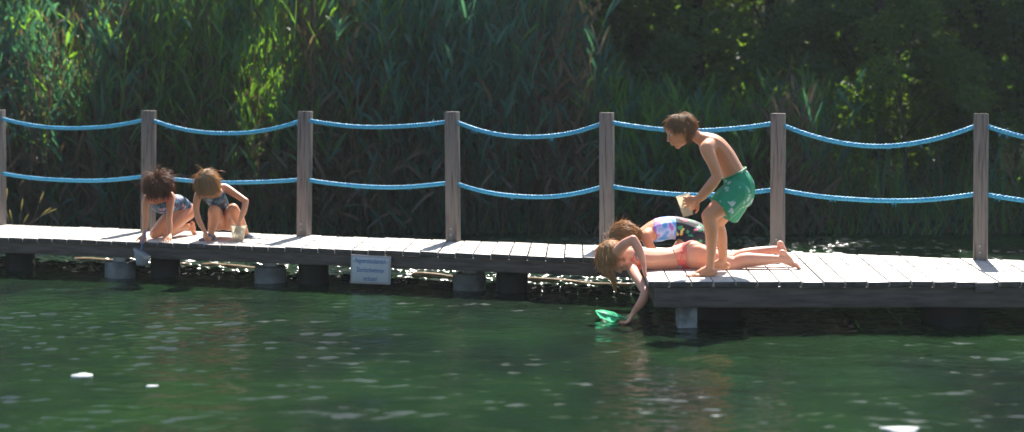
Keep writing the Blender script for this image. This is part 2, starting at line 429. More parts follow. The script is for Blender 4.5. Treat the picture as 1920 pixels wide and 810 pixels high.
# sign
sg = thing('sign', at(695, 505, 12.68), 'small white notice with blue lettering hung on the walkway edge above the water', 'sign')
A, B_, C_, D_ = (at(658, 477, 12.74), at(733, 481, 12.6), at(732, 534, 12.6), at(657, 531, 12.74))
B_.y = 12.62; C_.y = 12.62
Yl = front_y(at(658, 0, 12.7).x) - .03; Yr = front_y(at(733, 0, 12.6).x) - .03
A = at(658, 477, Yl); B_ = at(733, 481, Yr); C_ = at(732, 534, Yr); D_ = at(657, 531, Yl)
ux = (B_ - A).normalized(); uz = (A - D_).normalized(); un = ux.cross(uz).normalized()
def slab(a, b_, c, d, t0, t1, name, m, par, bev=0.002):
    k = MB(); k.hexa([tuple(p + un * t0) for p in (d, c, b_, a)] + [tuple(p + un * t1) for p in (d, c, b_, a)]); return k.build(name, m, par, bevel=bev)
slab(A, B_, C_, D_, -.008, 0.0, 'border', M_signedge, sg)
ins = .016
A2, B2, C2, D2 = A + (ux - uz) * ins, B_ - (ux + uz) * ins, C_ + (uz - ux) * ins, D_ + (ux + uz) * ins
slab(A2, B2, C2, D2, 0.0005, .003, 'panel', M_sign, sg)
cx = (A + B_ + C_ + D_) / 4
for txt, dz, w in (('Regenerationsbereich', .068, .262), ('Durchschwimmen', -.004, .235), ('verboten!', -.072, .12)):
    cu = bpy.data.curves.new('t', 'FONT'); cu.body = txt; cu.size = 0.05; cu.align_x = 'CENTER'; cu.align_y = 'CENTER'; cu.extrude = .0004
    to = bpy.data.objects.new('t', cu); COL.objects.link(to); bpy.context.view_layer.update()
    me = bpy.data.meshes.new_from_object(to.evaluated_get(bpy.context.evaluated_depsgraph_get()))
    bpy.data.objects.remove(to)
    co = np.zeros(len(me.vertices) * 3); me.vertices.foreach_get('co', co); co = co.reshape(-1, 3)
    wd = np.ptp(co[:, 0]); sx = w / wd
    sy = 1.15
    co2 = np.array(cx)[None] + co[:, :1] * sx * np.array(ux)[None] + (co[:, 1:2] * sy + dz) * np.array(uz)[None] + (co[:, 2:3] + .0042) * np.array(un)[None]
    me.vertices.foreach_set('co', co2.ravel().astype(np.float32)); me.materials.clear(); me.materials.append(M_ink); me.update()
    link('lettering', me, sg)
for s in (1, -1):
    c = cx + ux * s * .146 + uz * .065; b = MB(); b.tube([c + un * .002, c + un * .007], .007, 8); b.build('screw', M_metal, sg)

# floating logs under the rear side of the walkway
def log(x0, x1, r, label, dy=0):
    pts = []; n = 14; rr = []
    for i in range(n):
        s = i / (n - 1); x = x0 + (x1 - x0) * s
        pts.append(V((x, back_y(x) + .03 + dy + .02 * math.sin(5 * s + x0), .012 + .008 * math.sin(7 * s)))); rr.append(r * (1 - .25 * s) * (1 + .08 * math.sin(17 * s)))
    b = MB(); b.tube(pts, rr, 10); o = b.build('floating_log', M_log, smooth=True)
    tag(o, label, 'log', 'logs floating behind the walkway')
log(-4.1, -2.95, .030, 'wet log floating in the glitter left of the kneeling girl')
log(-2.8, -2.05, .032, 'wet log floating below the crouching girl with the cup')
log(-.85, -.35, .030, 'short dark log floating right of the white sign')
log(.05, 1.0, .028, 'pale straight log floating below the join of walkway and platform', -.02)

# pale scraps floating in front
def scrap(px, py, w, label, rot=0.0, asp=.6):
    Y = HC * F / (py - HOR); c = at(px, py, Y); n = 14; v = []; wx = w * Y / F
    for k in range(n):
        t = 2 * math.pi * k / n; rr = 1 + .18 * math.sin(3 * t + px) + .1 * math.sin(5 * t)
        x = math.cos(t) * wx / 2 * rr; y = math.sin(t) * wx * asp * rr
        v.append((c.x + x * math.cos(rot) - y * math.sin(rot), c.y + x * math.sin(rot) + y * math.cos(rot), max(.0015, .003 + .002 * math.cos(2 * t))))
    v = v + [(a, b_, z - .008) for a, b_, z in v]; v.append((c.x, c.y, .004)); v.append((c.x, c.y, -.004))
    t_ = [(2 * n, k, (k + 1) % n) for k in range(n)] + [(2 * n + 1, n + (k + 1) % n, n + k) for k in range(n)]
    q = [(k, n + k, n + (k + 1) % n, (k + 1) % n) for k in range(n)]
    tag(link('floating_leaf', np_mesh('floating_leaf', v, q, t_, [M_foam], smooth=True)), label, 'leaf', 'pale leaves adrift on the water')
scrap(154, 704, 40, 'long pale leaf floating lower left, the wider of the two there', .2)
scrap(285, 724, 22, 'small pale leaf floating lower left, right of a wider one')
scrap(1690, 806, 66, 'large pale leaf floating at the bottom edge of the picture', .0, .5)

# ------------------------------------------------------------------ vegetation
def blades(base, tip_dir, length, width, droop, nseg=4):
    """vectorised leaf blades: arrays (n,3),(n,3),(n,),(n,),(n,) -> verts, quads"""
    n = len(base); t = np.linspace(0, 1, nseg + 1)
    d = tip_dir / np.linalg.norm(tip_dir, axis=1)[:, None]
    P = base[:, None, :] + d[:, None, :] * (t[None, :, None] * length[:, None, None])
    P[:, :, 2] -= (droop[:, None] * t[None] ** 2.2) * length[:, None]
    a = rng.uniform(0, 2 * np.pi, n); r = np.stack([np.cos(a), np.sin(a), rng.uniform(-.3, .3, n)], -1)
    s = np.cross(d, r); s /= np.linalg.norm(s, axis=1)[:, None]
    prof = np.sin(np.clip(t * .86 + .14, 0, 1) * np.pi) ** .7; prof[-1] = .03
    w = s[:, None, :] * (prof[None, :, None] * width[:, None, None] * .5)
    Vv = np.stack([P - w, P + w], 2).reshape(-1, 3)
    k = (nseg + 1) * 2; i = np.arange(nseg) * 2
    q = np.stack([i, i + 1, i + 3, i + 2], -1)
    Q = (q[None] + (np.arange(n) * k)[:, None, None]).reshape(-1, 4)
    return Vv, Q, nseg

SUNn = np.array(SUN)
GAPS = [  # sunlit holes in the canopy: image x, y, depth Y, radius
    (95, 60, 18.2, .42), (130, 110, 18.2, .46), (60, 190, 18.3, .22), (150, 20, 18.6, .4), (105, 150, 18.3, .35), (160, 5, 18.8, .4),(45, 30, 18.6, .25),
    (500, 110, 18.2, .36), (505, 170, 18.2, .3), (470, 215, 18.4, .22), (520, 80, 18.4, .2),
    (1400, 60, 21.2, .3), (1390, 120, 21.0, .25), (1480, 30, 21.2, .25), (1420, 190, 20.6, .22), (1600, 160, 21, .28), (1650, 190, 21, .3),
    (1580, 180, 20.8, .22), (1640, 120, 21.4, .25), (1850, 40, 21.5, .2), (1890, 110, 21, .15), (1255, 90, 21.2, .12), (1500, 130, 21.2, .2), (1680, 30, 21.5, .2), (1340, 90, 21.2, .14)]
GP = [(np.array(at(a, b_, c)), r) for a, b_, c, r in GAPS]
def keep_mask(P, clip=True):
    k = np.ones(len(P), bool)
    for g, r in GP:
        if g[0] > 0: r = r * 1.0
        w = P - g; s = w @ SUNn
        d = np.linalg.norm(w - s[:, None] * SUNn[None], axis=1)
        k &= ~((s > .25) & (d < r))
    # small chinks scattered through the canopy, open along the sun's direction
    e1 = np.array([math.cos(SUN_AZ), -math.sin(SUN_AZ), 0]); e2 = np.cross(SUNn, e1); A_ = P @ e1; B_ = P @ e2
    ch = np.sin(A_ * 5.1 + 1.3 * np.sin(B_ * 3.7)) * np.sin(B_ * 6.3 + 1.7 * np.sin(A_ * 2.9)) + .5 * np.sin(A_ * 13 + B_ * 7) * np.sin(B_ * 11 - A_ * 5)
    k &= ~((ch > 1.2) & (P[:, 0] > .3) & (P[:, 2] > .5))
    if clip:   # crowns end where their shade would reach the jetty
        t = (P[:, 2] - ZD) / SUNn[2]
        q = P - t[:, None] * SUNn[None]
        k &= ~((q[:, 1] < back_y(q[:, 0]) + 0.95 + .2 * np.sin(q[:, 0] * 2.1)) & (P[:, 2] > 2.8))
    return k

# --- reeds
def reeds():
    n = 5200
    x = rng.uniform(-9.5, 3.6, n); y = 17.75 + rng.beta(1.1, 1.6, n) * 3.2
    # thin out and lower to the right
    h = 2.95 + .25 * np.sin(x * 1.7 + 1) + .2 * np.sin(x * 4.1) + rng.normal(0, .22, n)
    fall = smooth01((x + .6) / 2.2)
    h = h * (1 - .48 * fall) - .15 * smooth01((x + 3) / 2.5)
    h *= 1 + .06 * (y - 17.7)
    keep = rng.uniform(0, 1, n) > .45 * fall
    x, y, h = x[keep], y[keep], h[keep]; n = len(x)
    clump = np.sin(x * 2.3 + .6) + .8 * np.sin(x * 5.1 + y * 2)
    kind = np.where(clump + rng.normal(0, .8, n) > 1.25, 2, np.where(np.sin(x * 1.1 + 2) + rng.normal(0, .8, n) > 0, 1, 0))
    base = np.stack([x, y, terrain_z(x, y) - .05], -1)
    lean = np.stack([rng.normal(0, .13, n), rng.normal(-.03, .10, n), np.ones(n)], -1)
    VV, QQ, MI = [], [], []; off = 0
    def put(Vv, Q, mi):
        nonlocal off
        VV.append(Vv); QQ.append(Q + off); MI.append(mi); off += len(Vv)
    Vv, Q, ns = blades(base, lean, h, np.full(n, .011), rng.uniform(0, .05, n), 4); put(Vv, Q, np.repeat(np.where(kind == 2, 2, np.where(rng.random(n) < .5, 2, kind)), ns))
    d = lean / np.linalg.norm(lean, axis=1)[:, None]
    for j in range(9):
        t = rng.uniform(.18, .98, n); 
        p = base + d * (t * h)[:, None]; p[:, 2] -= 0.02
        a = rng.uniform(0, 2 * np.pi, n)
        up = rng.uniform(.9, 2.6, n) * (.5 + t * .9)
        dr = np.stack([np.cos(a), np.sin(a) * .8, up], -1)
        ln = rng.uniform(.28, .62, n) * (1 - .25 * t); wd = rng.uniform(.018, .042, n)
        k = kind.copy(); low = (t < .42) & (rng.random(n) < .7); k[low] = 2
        Vv, Q, ns = blades(p, dr, ln, wd, rng.uniform(.0, .5, n), 4); put(Vv, Q, np.repeat(k, ns))
    Vv = np.concatenate(VV); Q = np.concatenate(QQ); mi = np.concatenate(MI)
    c = Vv[Q].mean(1); tt = (c[:, 2] - ZD) / SUNn[2]; q = c - tt[:, None] * SUNn
    k = ~((q[:, 1] < back_y(q[:, 0]) + .75) & (c[:, 2] > 1.6))
    for g, r in GP[:11]:
        w = c - g; s_ = w @ SUNn; dd = np.linalg.norm(w - s_[:, None] * SUNn[None], axis=1)
        k &= ~((s_ > .3) & (dd < r * .8))
    Q = Q[k]; mi = mi[k]
    print('reed quads', len(Q))
    return np_mesh('reeds', Vv, Q, mats=[M_reedA, M_reedB, M_reedC], matidx=mi)
tag(link('reeds', reeds()), 'tall green and brown reeds in a dense belt along the far bank', 'reeds', kind='stuff')

def bank_grass():
    n = 9000
    x = rng.uniform(-9, 10.5, n); y = 17.85 + rng.beta(1, 2, n) * 3.5
    h = rng.uniform(.25, .75, n) * (1 + .8 * (rng.random(n) < .25) * (x > 1.5)) * (1 + .5 * smooth01((x - 2.5) / 1.5) * (.5 + .5 * np.sin(x * 2.2)))
    base = np.stack([x, y, terrain_z(x, y) - .03], -1)
    d = np.stack([rng.normal(0, .28, n), rng.normal(-.1, .2, n), np.ones(n)], -1)
    Vv, Q, ns = blades(base, d, h, rng.uniform(.008, .02, n), rng.uniform(0, .45, n), 4)
    kind = np.where(rng.random(n) < .3, 2, np.where(rng.random(n) < .4, 1, 0))
    return np_mesh('bank_grass', Vv, Q, mats=[M_reedA, M_reedB, M_reedC], matidx=np.repeat(kind, ns))
tag(link('bank_grass', bank_grass()), 'rank dark grass along the foot of the far bank', 'grass', kind='stuff')

# --- trees
def leaf_cloud(centres, radii, n_per, size):
    P = []
    for c, r, n in zip(centres, radii, n_per):
        u = rng.normal(size=(n, 3)); u /= np.linalg.norm(u, axis=1)[:, None]
        rr = rng.uniform(.25, 1.0, n) ** .5
        P.append(np.array(c)[None] + u * rr[:, None] * np.array(r)[None])
    P = np.concatenate(P)
    P = P[P[:, 2] > terrain_z(P[:, 0], P[:, 1]) + .03]
    P = P[keep_mask(P)]
    n = len(P)
    ang = rng.uniform(0, 2 * np.pi, n)
    d = np.stack([np.cos(ang), np.sin(ang), rng.uniform(-.9, .5, n)], -1); d /= np.linalg.norm(d, axis=1)[:, None]
    r = rng.normal(size=(n, 3)); r[:, 2] *= .4; s = np.cross(d, r); s /= np.linalg.norm(s, axis=1)[:, None]
    nn = np.cross(d, s)
    L = size * rng.uniform(.6, 1.35, n); Wd = L * rng.uniform(.42, .6, n)
    a = P; b = P + d * (L * .5)[:, None] + s * (Wd * .5)[:, None] + nn * (Wd * .12)[:, None]
    c = P + d * L[:, None] - nn * (L * .1)[:, None]; e = P + d * (L * .5)[:, None] - s * (Wd * .5)[:, None] + nn * (Wd * .12)[:, None]
    Vv = np.stack([a, b, c, e], 1).reshape(-1, 3); i = np.arange(n) * 4
    T = np.concatenate([np.stack([i, i + 1, i + 2], -1), np.stack([i, i + 2, i + 3], -1)])
    return Vv, T

def tree(name, x, y, h, cr, label, leafm, nleaf, size=.085, low=.25, trunk_r=.13, cat='tree', group='trees on the far bank', lean=0.0, nblob=24):
    z0 = float(terrain_z(np.array(x), np.array(y))) - .1
    th = thing(name, (x, y, z0), label, cat, group)
    b = MB(); pts = []; rr = []; ph = rng.uniform(0, 6)
    for i in range(9):
        s = i / 8; pts.append(V((x + lean * h * s + .12 * math.sin(3 * s + ph), y + .1 * math.sin(4 * s + ph), z0 + h * .88 * s))); rr.append(trunk_r * (1 - .8 * s) + (.06 * trunk_r / .13 if i == 0 else 0))
    b.tube(pts, rr, 9)
    b.build('trunk' if cat == 'tree' else 'stems', M_bark, th, smooth=True)
    cents, rads, ns = [], [], []; lb = MB()
    for k in range(nblob):
        s = low + (1 - low) * (k + rng.uniform(0, 1)) / nblob
        a = rng.uniform(0, 2 * math.pi); wid = cr * (math.sin(min(1, (s - low) / (1 - low) * .85 + .22) * math.pi) ** .6)
        dist = wid * rng.uniform(.35, 1)
        c = V((x + lean * h * s + math.cos(a) * dist, y + math.sin(a) * dist, z0 + h * s))
        r = cr * rng.uniform(.26, .46)
        cents.append(tuple(c)); rads.append((r, r, r * rng.uniform(.5, .8))); ns.append(int(nleaf / nblob))
        i = min(8, int(s * 8 * .8)); p = pts[i]; mid = p.lerp(c, .5) + V((0, 0, .15 * dist))
        lb.tube([p, mid, c], [trunk_r * .28 * (1.1 - s), trunk_r * .16 * (1.1 - s) + .004, .005], 5)
    lb.build('limbs', M_bark, th, smooth=True)
    Vv, T = leaf_cloud(cents, rads, ns, size)
    link('crown', np_mesh('crown', Vv, None, T, [leafm]), th)

TL = M_leafA, M_leafB, M_leafC
trees = [  # x, y, h, crown r, leaf, n, low, lean
    (-8.2, 21.6, 7.8, 1.9, 0, 9000, .22, 0), (-6.0, 22.4, 8.6, 1.9, 1, 9000, .2, 0), (-4.0, 21.4, 7.4, 1.7, 0, 9000, .2, .02), (-2.2, 22.2, 8.2, 1.8, 2, 9000, .15, 0),
    (-.5, 21.6, 7.6, 1.7, 0, 10000, .08, 0), (1.0, 22.5, 8.6, 1.8, 0, 12000, .05, .01), (2.4, 21.5, 7.6, 1.6, 1, 11000, .08, 0), (3.7, 22.8, 9, 1.8, 0, 11000, .1, -.02),
    (5.1, 21.8, 7.8, 1.6, 0, 10000, .12, 0), (6.6, 22.6, 8.6, 1.8, 1, 11000, .08, .02), (8.3, 21.6, 7.6, 1.8, 0, 10000, .08, 0), (10.3, 22.6, 8.6, 2.0, 0, 9000, .1, 0)]
tdesc = ['dense dark tree rising behind the reeds at the far left edge', 'mid green tree behind the sunlit reeds at far left', 'dark tree behind the reeds above the dark-haired kneeling girl',
         'brownish tree behind the reeds, above the stretch between crouching girl and sign', 'dark leafy tree just where the reeds thin out, left of centre',
         'dark bushy tree above the join of walkway and platform', 'mid green tree right behind the standing boy', 'dark tree right of the boy, with sunlit specks in its leaves',
         'dark tree above the longest rope span, left of its middle', 'mid green tree above the longest rope span, with bright yellow-green patches',
         'dark tree just left of the rightmost post, reaching the right edge', 'dark tree at the right edge of the picture']
for i, (x, y, h, cr, lm, n, low, lean) in enumerate(trees):
    tree('leafy_tree', x, y, h, cr, tdesc[i], TL[lm], int(n * (3.2 if x > 0 else 2.1)), .095, min(low, .10), rng.uniform(.09, .15), lean=lean, nblob=44)
back = [(-9.5, 27), (-6.5, 26), (-3.5, 27), (-.5, 26), (2.2, 27), (4.9, 26), (7.6, 27), (10.4, 26), (13.0, 27)]
bdesc = ['far left edge behind the reeds', 'left, beyond the sunlit reeds', 'left of centre, beyond the brownish tree', 'centre, beyond where the reeds thin out', 'centre right, beyond the boy',
         'beyond left half of longest rope span', 'beyond right half of longest rope span', 'far right, beyond the last post', 'outermost right, at the foot of the slope']
for (x, y), d in zip(back, bdesc):
    tree('tall_tree', x, y, 11.0, 2.6, 'tall dark tree in the back row, ' + d, M_leafA if x < 3 else M_leafB, 17000, .14, .02, .17, nblob=44, group='tall trees in the back row')
shr = [(.6, 20.1, 1), (2.0, 19.9, 0), (3.5, 20.2, 0), (4.9, 19.8, 1), (6.3, 20.2, 0), (7.7, 19.9, 0), (9.2, 20.3, 1)]
sdesc = ['behind the reeds left of the boy', 'behind the boy', 'behind the post right of the boy', 'left of the middle of the longest rope span', 'right of the middle of the longest rope span',
         'just left of the rightmost post', 'at the right edge, beyond the rightmost post']
for (x, y, lm), d in zip(shr, sdesc):
    tree('shrub', x, y, 2.3 + rng.uniform(-.2, .6), .95, 'low dark shrub on the bank ' + d, TL[lm], 9000, .07, .03, .035, 'shrub', 'shrubs at the foot of the bank', nblob=22)

def far_wood():
    n = 700; c = np.stack([rng.uniform(-15, 19, n), rng.uniform(29, 36, n), rng.uniform(0, 13, n)], -1)
    c[:, 2] += terrain_z(c[:, 0], c[:, 1])
    Vv, T = leaf_cloud(c, [(.9, .9, .7)] * n, [110] * n, .20)
    return np_mesh('far_wood', Vv, None, T, [M_leafA])
tag(link('far_wood', far_wood()), 'dark far wood closing the view on the slope behind all the trees', 'wood', kind='stuff')

# seed-head grass by the left edge
sp_ = thing('seed_head_grass', at(45, 425, 15.6), 'thin stalks of yellow seed-head grass rising behind the walkway at far left', 'plant')
st, hd = MB(), MB()
sp_.location.z = 0
for px, py, lean_ in ((75, 378, .12), (40, 392, .04), (12, 398, -.08), (80, 402, .3), (22, 412, -.05), (44, 418, .12), (88, 400, .5), (12, 372, .02)):
    p1 = at(px, py, 15.6 + random.uniform(-.1, .1)); p0 = V((p1.x - lean_ * 1.2, p1.y, -.3)); pm = p0.lerp(p1, .6) + V((-lean_ * .25, 0, .08))
    st.tube([p0, pm, p1], [.004, .003, .002], 4)
    dd = (p1 - pm).normalized()
    hd.tube([p1 - dd * .01, p1 + dd * .05, p1 + dd * .11 - V((0, 0, .01))], [.004, .010, .003], 6)
st.build('stalks', M_reedC, sp_); hd.build('seed_heads', M_seed, sp_)
# ------------------------------------------------------------------ people
M_skinA = mat('skin_tanned', (0.72, 0.31, 0.145), 0.55, 0.35, ((0.60, 0.24, 0.11), 5, 0.35, 0.7), sss=0.35)
M_skinB = mat('skin_fair', (0.74, 0.35, 0.215), 0.52, 0.35, ((0.62, 0.29, 0.19), 5, 0.35, 0.7), sss=0.35)
def hairmat(name, c, c2):
    return mat(name, c, 0.45, 0.5, (c2, 14, 0.35, 0.65), island=0.35, translucent=tuple(min(1, k * 1.6) for k in c), tmix=0.5)
for m_ in (M_skinA, M_skinB):
    p_ = m_.node_tree.nodes['Principled BSDF']; p_.inputs['Coat Weight'].default_value = .35; p_.inputs['Coat Roughness'].default_value = .3
    p_.inputs['Sheen Weight'].default_value = .25; p_.inputs['Sheen Roughness'].default_value = .4
M_hairdark = hairmat('hair_dark_brown', (0.16, 0.065, 0.03), (0.28, 0.125, 0.055))
M_hairbl = hairmat('hair_dark_blonde', (0.42, 0.26, 0.12), (0.58, 0.39, 0.19))
M_hairbr = hairmat('hair_light_brown', (0.30, 0.165, 0.075), (0.46, 0.28, 0.13))
M_hairbl2 = hairmat('hair_blonde', (0.50, 0.30, 0.125), (0.68, 0.45, 0.21))
M_lip = mat('lips', (0.42, 0.14, 0.11), 0.4, 0.4)

def pattern(name, cols, scale, rough=0.6, kind='VORONOI', vscale=(1, 1, 1)):
    m = bpy.data.materials.new(name); m.use_nodes = True
    N, L = m.node_tree.nodes, m.node_tree.links; b = N['Principled BSDF']; b.inputs['Roughness'].default_value = rough
    tc = N.new('ShaderNodeTexCoord'); mp = N.new('ShaderNodeMapping'); mp.inputs['Scale'].default_value = vscale
    L.new(tc.outputs['Object'], mp.inputs[0])
    cr = N.new('ShaderNodeValToRGB'); cr.color_ramp.interpolation = 'CONSTANT' if kind != 'NOISE' else 'LINEAR'
    if kind == 'VORONOI':
        t = N.new('ShaderNodeTexVoronoi'); t.inputs['Scale'].default_value = scale
        sx = N.new('ShaderNodeSeparateColor'); L.new(mp.outputs[0], t.inputs['Vector']); L.new(t.outputs['Color'], sx.inputs[0]); L.new(sx.outputs[0], cr.inputs[0])
    elif kind == 'FLOWER':
        t = N.new('ShaderNodeTexVoronoi'); t.inputs['Scale'].default_value = scale; t.inputs['Randomness'].default_value = .7
        n = N.new('ShaderNodeTexNoise'); n.inputs['Scale'].default_value = scale * 2.2
        mm = N.new('ShaderNodeMix'); mm.data_type = 'RGBA'; mm.inputs[0].default_value = .06
        L.new(mp.outputs[0], n.inputs['Vector']); L.new(mp.outputs[0], mm.inputs[6]); L.new(n.outputs['Color'], mm.inputs[7])
        L.new(mm.outputs[2], t.inputs['Vector']); L.new(t.outputs['Distance'], cr.inputs[0])
    else:
        t = N.new('ShaderNodeTexNoise'); t.inputs['Scale'].default_value = scale; t.inputs['Detail'].default_value = 1.5
        L.new(mp.outputs[0], t.inputs['Vector']); L.new(t.outputs[0], cr.inputs[0])
    e = cr.color_ramp.elements
    while len(e) > 1: e.remove(e[-1])
    e[0].position = cols[0][0]; e[0].color = (*cols[0][1], 1)
    for p, c in cols[1:]:
        k = e.new(p); k.color = (*c, 1)
    L.new(cr.outputs[0], b.inputs['Base Color'])
    return m
M_trunks = pattern('green_trunks_pale_flowers', [(0, (0.50, 0.55, 0.50)), (.24, (0.25, 0.45, 0.34)), (.33, (0.012, 0.27, 0.12))], 15, kind='FLOWER')
M_suitA = pattern('dark_blue_patterned_suit', [(0, (.02, .05, .10)), (.35, (.05, .12, .18)), (.6, (.22, .28, .34)), (.72, (.03, .04, .10)), (.85, (.30, .20, .25))], 32)
M_suitB = pattern('blue_leafy_suit', [(0, (.02, .06, .11)), (.4, (.06, .16, .24)), (.65, (.16, .28, .36)), (.85, (.02, .03, .06))], 30)
M_salmon = mat('salmon_suit', (0.75, 0.22, 0.12), 0.6, 0.3)
M_suitC = pattern('blue_violet_watercolour_suit', [(.25, (.04, .20, .62)), (.46, (.10, .34, .8)), (.54, (.5, .6, .85)), (.60, (.35, .15, .6)), (.74, (.75, .25, .4))], 9, kind='NOISE')
M_suitC2 = pattern('black_floral_shorts', [(0, (.015, .015, .02)), (.55, (.015, .02, .03)), (.62, (.04, .3, .12)), (.74, (.015, .015, .02)), (.80, (.65, .08, .14)), (.9, (.015, .015, .02)), (.95, (.6, .5, .15))], 34)
M_bik = pattern('striped_coral_bikini', [(0, (.75, .14, .11)), (.3, (.82, .27, .16)), (.5, (.16, .20, .28)), (.6, (.80, .20, .15)), (.85, (.45, .45, .48)), (.93, (.75, .14, .13))], 46, vscale=(1, .3, .5))
M_pinkstrap = mat('pink_strap', (0.8, 0.15, 0.2), 0.5, 0.3)

_u = []
for i in range(9):
    th_ = math.pi * i / 8
    for j in range(12):
        _u.append((math.sin(th_) * math.cos(j * math.pi / 6), math.sin(th_) * math.sin(j * math.pi / 6), math.cos(th_)))
US = np.array(_u)
UQ = np.array([(i * 12 + j, (i + 1) * 12 + j, (i + 1) * 12 + (j + 1) % 12, i * 12 + (j + 1) % 12) for i in range(8) for j in range(12)])

def cr_interp(P, t):
    """Catmull-Rom through rows of P at t in [0,len-1]"""
    P = np.asarray(P, float); n = len(P); i = np.clip(np.floor(t).astype(int), 0, n - 2); f = (t - i)[:, None]
    g = lambda k: P[np.clip(k, 0, n - 1)]
    p0, p1, p2, p3 = g(i - 1), g(i), g(i + 1), g(i + 2)
    p0 = np.where((i == 0)[:, None], 2 * p1 - p2, p0); p3 = np.where((i == n - 2)[:, None], 2 * p2 - p1, p3)
    return .5 * ((2 * p1) + (-p0 + p2) * f + (2 * p0 - 5 * p1 + 4 * p2 - p3) * f ** 2 + (-p0 + 3 * p1 - 3 * p2 + p3) * f ** 3)

class Body:
    def __init__(s): s.c = []; s.B = []; s.tag = []; s.t = []; s.r = []
    def ell(s, c, rad, basis=None, tag='body', t=0.0):
        B = np.eye(3) if basis is None else np.array([np.array(k, float) / np.linalg.norm(k) for k in basis])
        s.c.append(np.array(c, float)); s.B.append(B * np.array(rad, float)[:, None]); s.tag.append(tag); s.t.append(t); s.r.append(min(rad))
    def limb(s, pts, rad, tag, mode=1):
        """round tapered limb"""
        pts = [tuple(p) for p in pts]; P = np.array([list(p) + [r] for p, r in zip(pts, rad)])
        L = np.linalg.norm(np.diff(P[:, :3], axis=0), axis=1).sum(); m = max(6, int(L / (np.mean(rad) * .22)))
        t = np.linspace(0, len(P) - 1, m)
        Q = cr_interp(P, t) if mode else np.stack([np.interp(t, np.arange(len(P)), P[:, k]) for k in range(4)], -1)
        for q, tt in zip(Q, t): s.ell(q[:3], (q[3],) * 3, tag=tag, t=tt / (len(P) - 1))
    def torso(s, st, side, tag='torso'):
        """st: (point, half width, half depth); side axis vector(s)"""
        P = np.array([list(p) + [w, d] for p, w, d in st]); m = 44
        t = np.linspace(0, len(P) - 1, m); Q = cr_interp(P, t)
        for k, (q, tt) in enumerate(zip(Q, t)):
            ax = Q[min(k + 1, m - 1), :3] - Q[max(k - 1, 0), :3]; ax /= np.linalg.norm(ax)
            sd = np.array(side, float); sd -= ax * (sd @ ax); sd /= np.linalg.norm(sd); n = np.cross(ax, sd)
            s.ell(q[:3], (q[3], q[4], q[4] * .55), (sd, n, ax), tag, tt / (len(P) - 1))
    def hand(s, w, d, nrm, thumb, L=.14, curl=.35, spread=.1, curls=None):
        w, d, nrm = map(lambda k: np.array(k, float), (w, d, nrm)); d /= np.linalg.norm(d); nrm -= d * (nrm @ d); nrm /= np.linalg.norm(nrm)
        sd = np.cross(d, nrm) * thumb
        s.ell(w + d * L * .10, (L * .17, L * .12, L * .2), (sd, nrm, d), 'hand')
        s.ell(w + d * L * .30, (L * .235, L * .10, L * .28), (sd, nrm, d), 'hand')
        s.ell(w + d * L * .24 + sd * L * .15 + nrm * L * .04, (L * .10, L * .09, L * .17), (sd, nrm, d + sd * .4), 'hand')
        for i, ln in enumerate((.40, .46, .43, .33)):
            o = (1.5 - i) * L * .125
            p = w + d * L * (.52 - .03 * abs(i - 1.2)) + sd * o; a = 0.0; dd = d + sd * spread * (1.5 - i)
            dd /= np.linalg.norm(dd); c = (curls[i] if curls else curl * (1 + .12 * i))
            for k, fr in enumerate((.45, .31, .24)):
                a += c * (1.0, 1.15, .8)[k]
                v = dd * math.cos(a) + nrm * math.sin(a); q = p + v * ln * L * fr
                s.limb([p, q], [L * (.052 - .004 * k), L * (.049 - .005 * k)], 'hand', 0); p = q
        p = w + d * L * .12 + sd * L * .16; v = d * .75 + sd * .75 + nrm * .15; v /= np.linalg.norm(v)
        q = p + v * L * .26; v2 = d * .95 + sd * .3 + nrm * (.25 + curl * .5); v2 /= np.linalg.norm(v2)
        s.limb([p, q], [L * .075, L * .06], 'hand', 0); s.limb([q, q + v2 * L * .27], [L * .06, L * .048], 'hand', 0)
    def foot(s, ank, d, up, L=.2, side=1, flex=0.0):
        """d: heel to toe, up: away from the sole"""
        a = np.array(ank, float); d = np.array(d, float); d /= np.linalg.norm(d); up = np.array(up, float); up -= d * (up @ d); up /= np.linalg.norm(up); sd = np.cross(d, up) * side
        h = L * .30   # ankle height above the sole
        sole = a - up * h
        s.ell(sole - d * L * .13 + up * L * .13, (L * .135, L * .13, L * .15), (sd, up, d), 'foot')
        B = [(a + d * L * .02 - up * L * .03, L * .15), (sole + d * L * .22 + up * L * .18, L * .145), (sole + d * L * .42 + up * L * .115, L * .11)]
        s.limb([b[0] for b in B], [b[1] for b in B], 'foot')
        s.ell(sole + d * L * .1 + up * L * .09, (L * .13, L * .09, L * .3), (sd, up, d), 'foot')
        s.ell(sole + d * L * .46 + up * L * .08, (L * .19, L * .075, L * .17), (sd, up, d), 'foot')
        for i, (ln, r) in enumerate(((.27, .068), (.25, .05), (.22, .046), (.18, .043), (.14, .04))):
            p = sole + d * L * (.55 - .03 * i) + sd * L * (.13 - .075 * i) + up * L * .06
            q = p + d * L * ln * .8 - up * L * .015
            s.limb([p, q], [L * r, L * r * .9], 'foot', 0)
    def head(s, c, fwd, up, h=.215, mouth=.0):
        """c: centre of the skull; h: chin-to-crown height"""
        c = np.array(c, float); f = np.array(fwd, float); f /= np.linalg.norm(f); u = np.array(up, float); u -= f * (u @ f); u /= np.linalg.norm(u); r = np.cross(f, u)
        s.hc, s.hf, s.hu, s.hr, s.hh = c, f, u, r, h
        E = lambda a, b, z, ra, rb, rc, tg='head': s.ell(c + r * a * h + f * b * h + u * z * h, (ra * h, rb * h, rc * h), (r, f, u), tg)
        E(0, -.05, .10, .345, .42, .385)          # skull
        E(0, .12, -.02, .30, .28, .34)            # face mass
        E(0, .14, -.22, .235, .235, .20)          # lower face
        E(0, .245, -.385, .10, .10, .085)         # chin
        E(0, .10, -.30, .20, .20, .13)            # jaw
